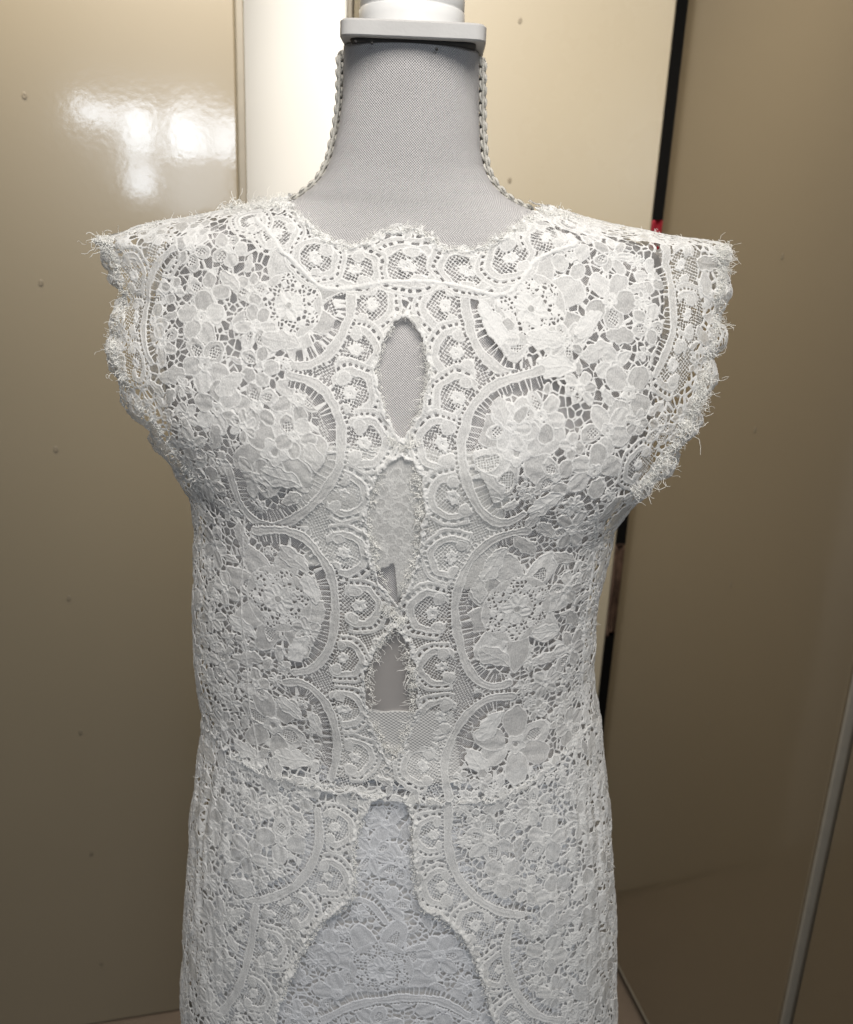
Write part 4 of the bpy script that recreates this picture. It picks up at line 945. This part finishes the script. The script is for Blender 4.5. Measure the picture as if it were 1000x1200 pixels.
# ------------------------------------------------------------------ frayed threads
def fray(S_, pts, out, dens=1., lmin=3, lmax=12, rad=.00019, spread=.9, lift=.35, rs=None, jitter=3., curl=1.6):
    """threads that start on the raw edge; out = the way they leave it, in the picture's left/right and up/down sense"""
    P = np.array(pts, float); Lq = np.concatenate([[0], np.cumsum(np.hypot(*np.diff(P, axis=0).T))]); n = int(Lq[-1] * dens); paths = []; rads = []
    for k in range(n):
        t = rs.uniform(0, Lq[-1]); x = np.interp(t, Lq, P[:, 0]) + rs.normal(0, jitter * .5); y = np.interp(t, Lq, P[:, 1]) + rs.normal(0, jitter * .5)
        i, j, e = S_.find(x, y)
        if e > 16: continue
        o = out(x, y) if callable(out) else out
        p = S_.P[i, j] + S_.N[i, j] * .0008; v = CRu * o[0] + CUu * -o[1]; v = v / np.linalg.norm(v) + S_.N[i, j] * lift + rs.normal(0, spread * .5, 3); v /= np.linalg.norm(v)
        ln = rs.uniform(lmin, lmax) * (rs.rand() ** .7 + .25) * PX * 1.2; m_ = max(5, int(ln / .0008)); st = ln / m_
        w = rs.normal(0, 1, 3); w /= np.linalg.norm(w); kap = rs.normal(0, curl) * .55; q = [p - v * .0012, p]
        for _ in range(m_):
            c, s_ = math.cos(kap), math.sin(kap); v = v * c + np.cross(w, v) * s_ + rs.normal(0, .27, 3); v[2] -= .02; v /= np.linalg.norm(v)
            q.append(q[-1] + v * st)
        q = np.array(q); paths.append(q); r_ = rad * rs.uniform(.6, 1.25); rads.append(np.linspace(r_, r_ * .6, len(q)))
    return paths, rads
CRu = np.array([1., 0, 0]); CUu = np.array([0, 0, 1.])
rf = np.random.RandomState(19); AP = []; AR_ = []
def add(*a, **k):
    p, r = fray(*a, rs=rf, **k); AP.extend(p); AR_.extend(r)
def away(cx, cy): return lambda x, y: ((x - cx) / (math.hypot(x - cx, y - cy) + 1e-6), (y - cy) / (math.hypot(x - cx, y - cy) + 1e-6))
LE = [(104, 276), (125, 284), (138, 310), (148, 345), (138, 375), (134, 400), (140, 430), (150, 455)]
LE2 = [(160, 470), (185, 500), (205, 530), (228, 565)]
RE = [(848, 292), (842, 340), (838, 390), (826, 440)]
RE2 = [(826, 440), (812, 480), (790, 520), (765, 555), (742, 575)]
add(S, LE, (-1, .15), dens=1.5, lmin=2, lmax=9, jitter=8, curl=1.6); add(S, LE, (-.8, .5), dens=.22, lmin=10, lmax=30, jitter=6)
add(S, LE2, (-.8, .4), dens=.7, lmin=2, lmax=8, jitter=8)
add(S, [(122, 282), (130, 290), (132, 300)], (-1, -.05), dens=2.6, lmin=8, lmax=26, jitter=6, rad=.00024, spread=.6, curl=1.5)
add(S, RE, (1, 0), dens=2.2, lmin=2, lmax=10, jitter=7, curl=1.6); add(S, RE, (1, .1), dens=.3, lmin=10, lmax=24, jitter=5)
add(S, [(842, 288), (846, 298), (842, 310)], (1, -.1), dens=3.2, lmin=8, lmax=24, jitter=6, rad=.00024, spread=.5, curl=1.)
add(S, RE2, (.8, .5), dens=2.2, lmin=3, lmax=15, jitter=7); add(S, RE2, (.9, .3), dens=.4, lmin=12, lmax=26, jitter=5)
SH1 = [(125, 282), (180, 264), (235, 252), (270, 246)]; SH2 = [(660, 252), (700, 264), (750, 274), (800, 284), (845, 290)]
add(S, SH1, (-.2, -1), dens=.7, lmin=2, lmax=6, jitter=4, curl=2.4); add(S, SH2, (.2, -1), dens=.8, lmin=2, lmax=6, jitter=4, curl=2.4)
add(S, SH1, (-.2, -1), dens=.06, lmin=8, lmax=14, jitter=4, curl=2.); add(S, SH2, (.2, -1), dens=.06, lmin=8, lmax=14, jitter=4, curl=2.)
add(S, [(262, 246), (285, 244), (300, 243), (338, 240)], (.0, -1), dens=5., lmin=5, lmax=17, jitter=5, curl=1.8)
add(S, [(640, 250), (665, 256)], (.1, -1), dens=4., lmin=3, lmax=10, jitter=4)
add(S, [(338, 242), (352, 256), (368, 271), (385, 282), (405, 290)], (.4, -1), dens=2.4, lmin=3, lmax=9, jitter=4)
add(S, [(405, 290), (425, 287), (440, 278), (455, 271), (475, 268), (492, 271), (505, 279), (516, 290), (540, 294), (566, 292)], (0, -1), dens=2.8, lmin=2, lmax=8, jitter=4)
add(S, [(566, 292), (585, 282), (602, 270), (622, 256), (640, 247)], (-.4, -1), dens=3., lmin=3, lmax=11, jitter=5)
def seg(poly, side):
    q = [p for p in poly]; return q
add(S, [(497, 394), (503, 430), (500, 450), (492, 487), (480, 506)], (-1, .1), dens=1.3, lmin=3, lmax=13, jitter=3); add(S, [(500, 410), (506, 440), (498, 470)], (-1, 0), dens=.5, lmin=10, lmax=22, jitter=3)
add(S, [(465, 378), (446, 412), (441, 434), (449, 474), (460, 505)], (1, .1), dens=1., lmin=2, lmax=8, jitter=3)
add(S, [(455, 512), (472, 525), (488, 515)], (0, .6), dens=4, lmin=3, lmax=11, jitter=6); add(S, [(452, 372), (475, 366), (492, 380)], (0, .8), dens=2, lmin=2, lmax=8, jitter=4)
add(S, [(482, 544), (490, 556), (494, 580), (492, 605), (489, 645), (480, 668), (470, 695)], (-1, .1), dens=1.0, lmin=3, lmax=10, jitter=4); add(S, [(492, 580), (494, 600), (500, 620)], (-1, -.2), dens=.5, lmin=10, lmax=22, jitter=5)
add(S, [(446, 553), (434, 600), (434, 630), (440, 660), (458, 696)], (1, 0), dens=.9, lmin=2, lmax=8, jitter=3); add(S, [(432, 628), (440, 640), (444, 655)], (.2, -1), dens=3, lmin=3, lmax=10, jitter=3)
add(S, [(452, 712), (466, 720), (470, 730), (444, 752)], (-.2, .8), dens=3.5, lmin=4, lmax=14, jitter=7)
add(S, [(472, 752), (481, 770), (484, 800), (485, 830), (472, 870)], (-1, .1), dens=1.3, lmin=4, lmax=15, jitter=4); add(S, [(484, 780), (488, 812)], (-1, -.3), dens=1.2, lmin=12, lmax=28, jitter=4)
add(S, [(446, 752), (434, 780), (431, 800), (436, 830)], (1, .3), dens=1.1, lmin=4, lmax=14, jitter=4); add(S, [(478, 850), (466, 884), (450, 876), (440, 850)], (0, -.6), dens=1.6, lmin=5, lmax=18, jitter=4)
add(SO, [(424, 962), (415, 990), (417, 1025), (415, 1050), (398, 1066), (376, 1080), (350, 1124), (330, 1170)], (.8, .3), dens=2.2, lmin=2, lmax=7, jitter=4)
add(SO, [(484, 965), (486, 1020), (488, 1050), (497, 1066), (534, 1088), (556, 1120), (566, 1150), (578, 1190)], (-.8, .4), dens=1.6, lmin=2, lmax=6, jitter=4)
add(S, [(242, 834), (240, 838)], (-1, .3), dens=1, lmin=8, lmax=16); add(SO, [(232, 925), (228, 935)], (-1, 0), dens=.3, lmin=6, lmax=12)
for E in ([(236, 610), (233, 700), (240, 800)], [(710, 640), (698, 700), (694, 780)]): add(S, E, (-1 if E[0][0] < 400 else 1, 0), dens=.12, lmin=2, lmax=5)
for E in ([(232, 900), (226, 1000), (220, 1190)], [(706, 900), (716, 1050), (719, 1190)]): add(SO, E, (-1 if E[0][0] < 400 else 1, 0), dens=.1, lmin=2, lmax=6)
def tufts(S_, pts, out, n, per, lmin, lmax, wig=.35, curl=.8, rad=.0002):
    P = np.array(pts, float); Lq = np.concatenate([[0], np.cumsum(np.hypot(*np.diff(P, axis=0).T))])
    for _ in range(n):
        t = rf.uniform(0, Lq[-1]); x = np.interp(t, Lq, P[:, 0]); y = np.interp(t, Lq, P[:, 1]); a = math.atan2(out[1], out[0]) + rf.normal(0, .35); k = max(3, int(per * rf.uniform(.4, 1.4)))
        add(S_, [(x - 2, y - 1), (x + 2, y + 1)], (math.cos(a), math.sin(a)), dens=k / 4.5, lmin=lmin, lmax=lmax, jitter=3.5, spread=wig, curl=curl, rad=rad, lift=rf.uniform(-.1, .5))
tufts(S, WS[1:-1], (0, 1), 34, 5, 2, 7, .9, 1.6)
tufts(S, RE, (1, .05), 18, 12, 6, 20); tufts(S, RE2, (.9, .35), 26, 16, 7, 26, .4)
tufts(S, LE, (-1, .2), 26, 12, 3, 10, .8, 2.2); tufts(S, LE2, (-.6, .6), 16, 9, 2, 7, .8, 2.); tufts(S, [(120, 540), (135, 560)], (-1, 0), 0, 1, 1, 2)
tufts(S, [(128, 395), (133, 415)], (-.9, .5), 4, 9, 12, 26, .6, 2.4)
tufts(S, [(300, 243), (330, 240)], (0, -1), 6, 9, 5, 12, .8, 2.4); tufts(S, [(340, 244), (400, 289)], (.3, -1), 8, 8, 3, 9, .8, 2.); tufts(S, [(566, 292), (602, 270), (640, 247)], (-.3, -1), 14, 9, 3, 10, .7, 1.6)
tufts(S, [(455, 514), (485, 520)], (0, .5), 6, 9, 3, 9, .9, 2.4); tufts(S, [(450, 715), (474, 725)], (0, .6), 8, 10, 4, 11, .9, 2.4); tufts(S, [(484, 556), (494, 600)], (-1, 0), 6, 8, 4, 14, .6, 1.5)
tufts(S, [(474, 760), (485, 825)], (-1, 0), 7, 7, 5, 15, .6, 1.2); tufts(S, [(446, 752), (433, 800)], (1, .1), 5, 7, 4, 10, .6, 1.6); tufts(S, [(500, 400), (503, 440), (492, 485)], (-1, .1), 7, 7, 4, 12, .6, 1.2)
V, F = tubes(AP, AR_, 4); mesh_obj('frayed_thread', V, F, M['thread'], dress, kind='stuff')
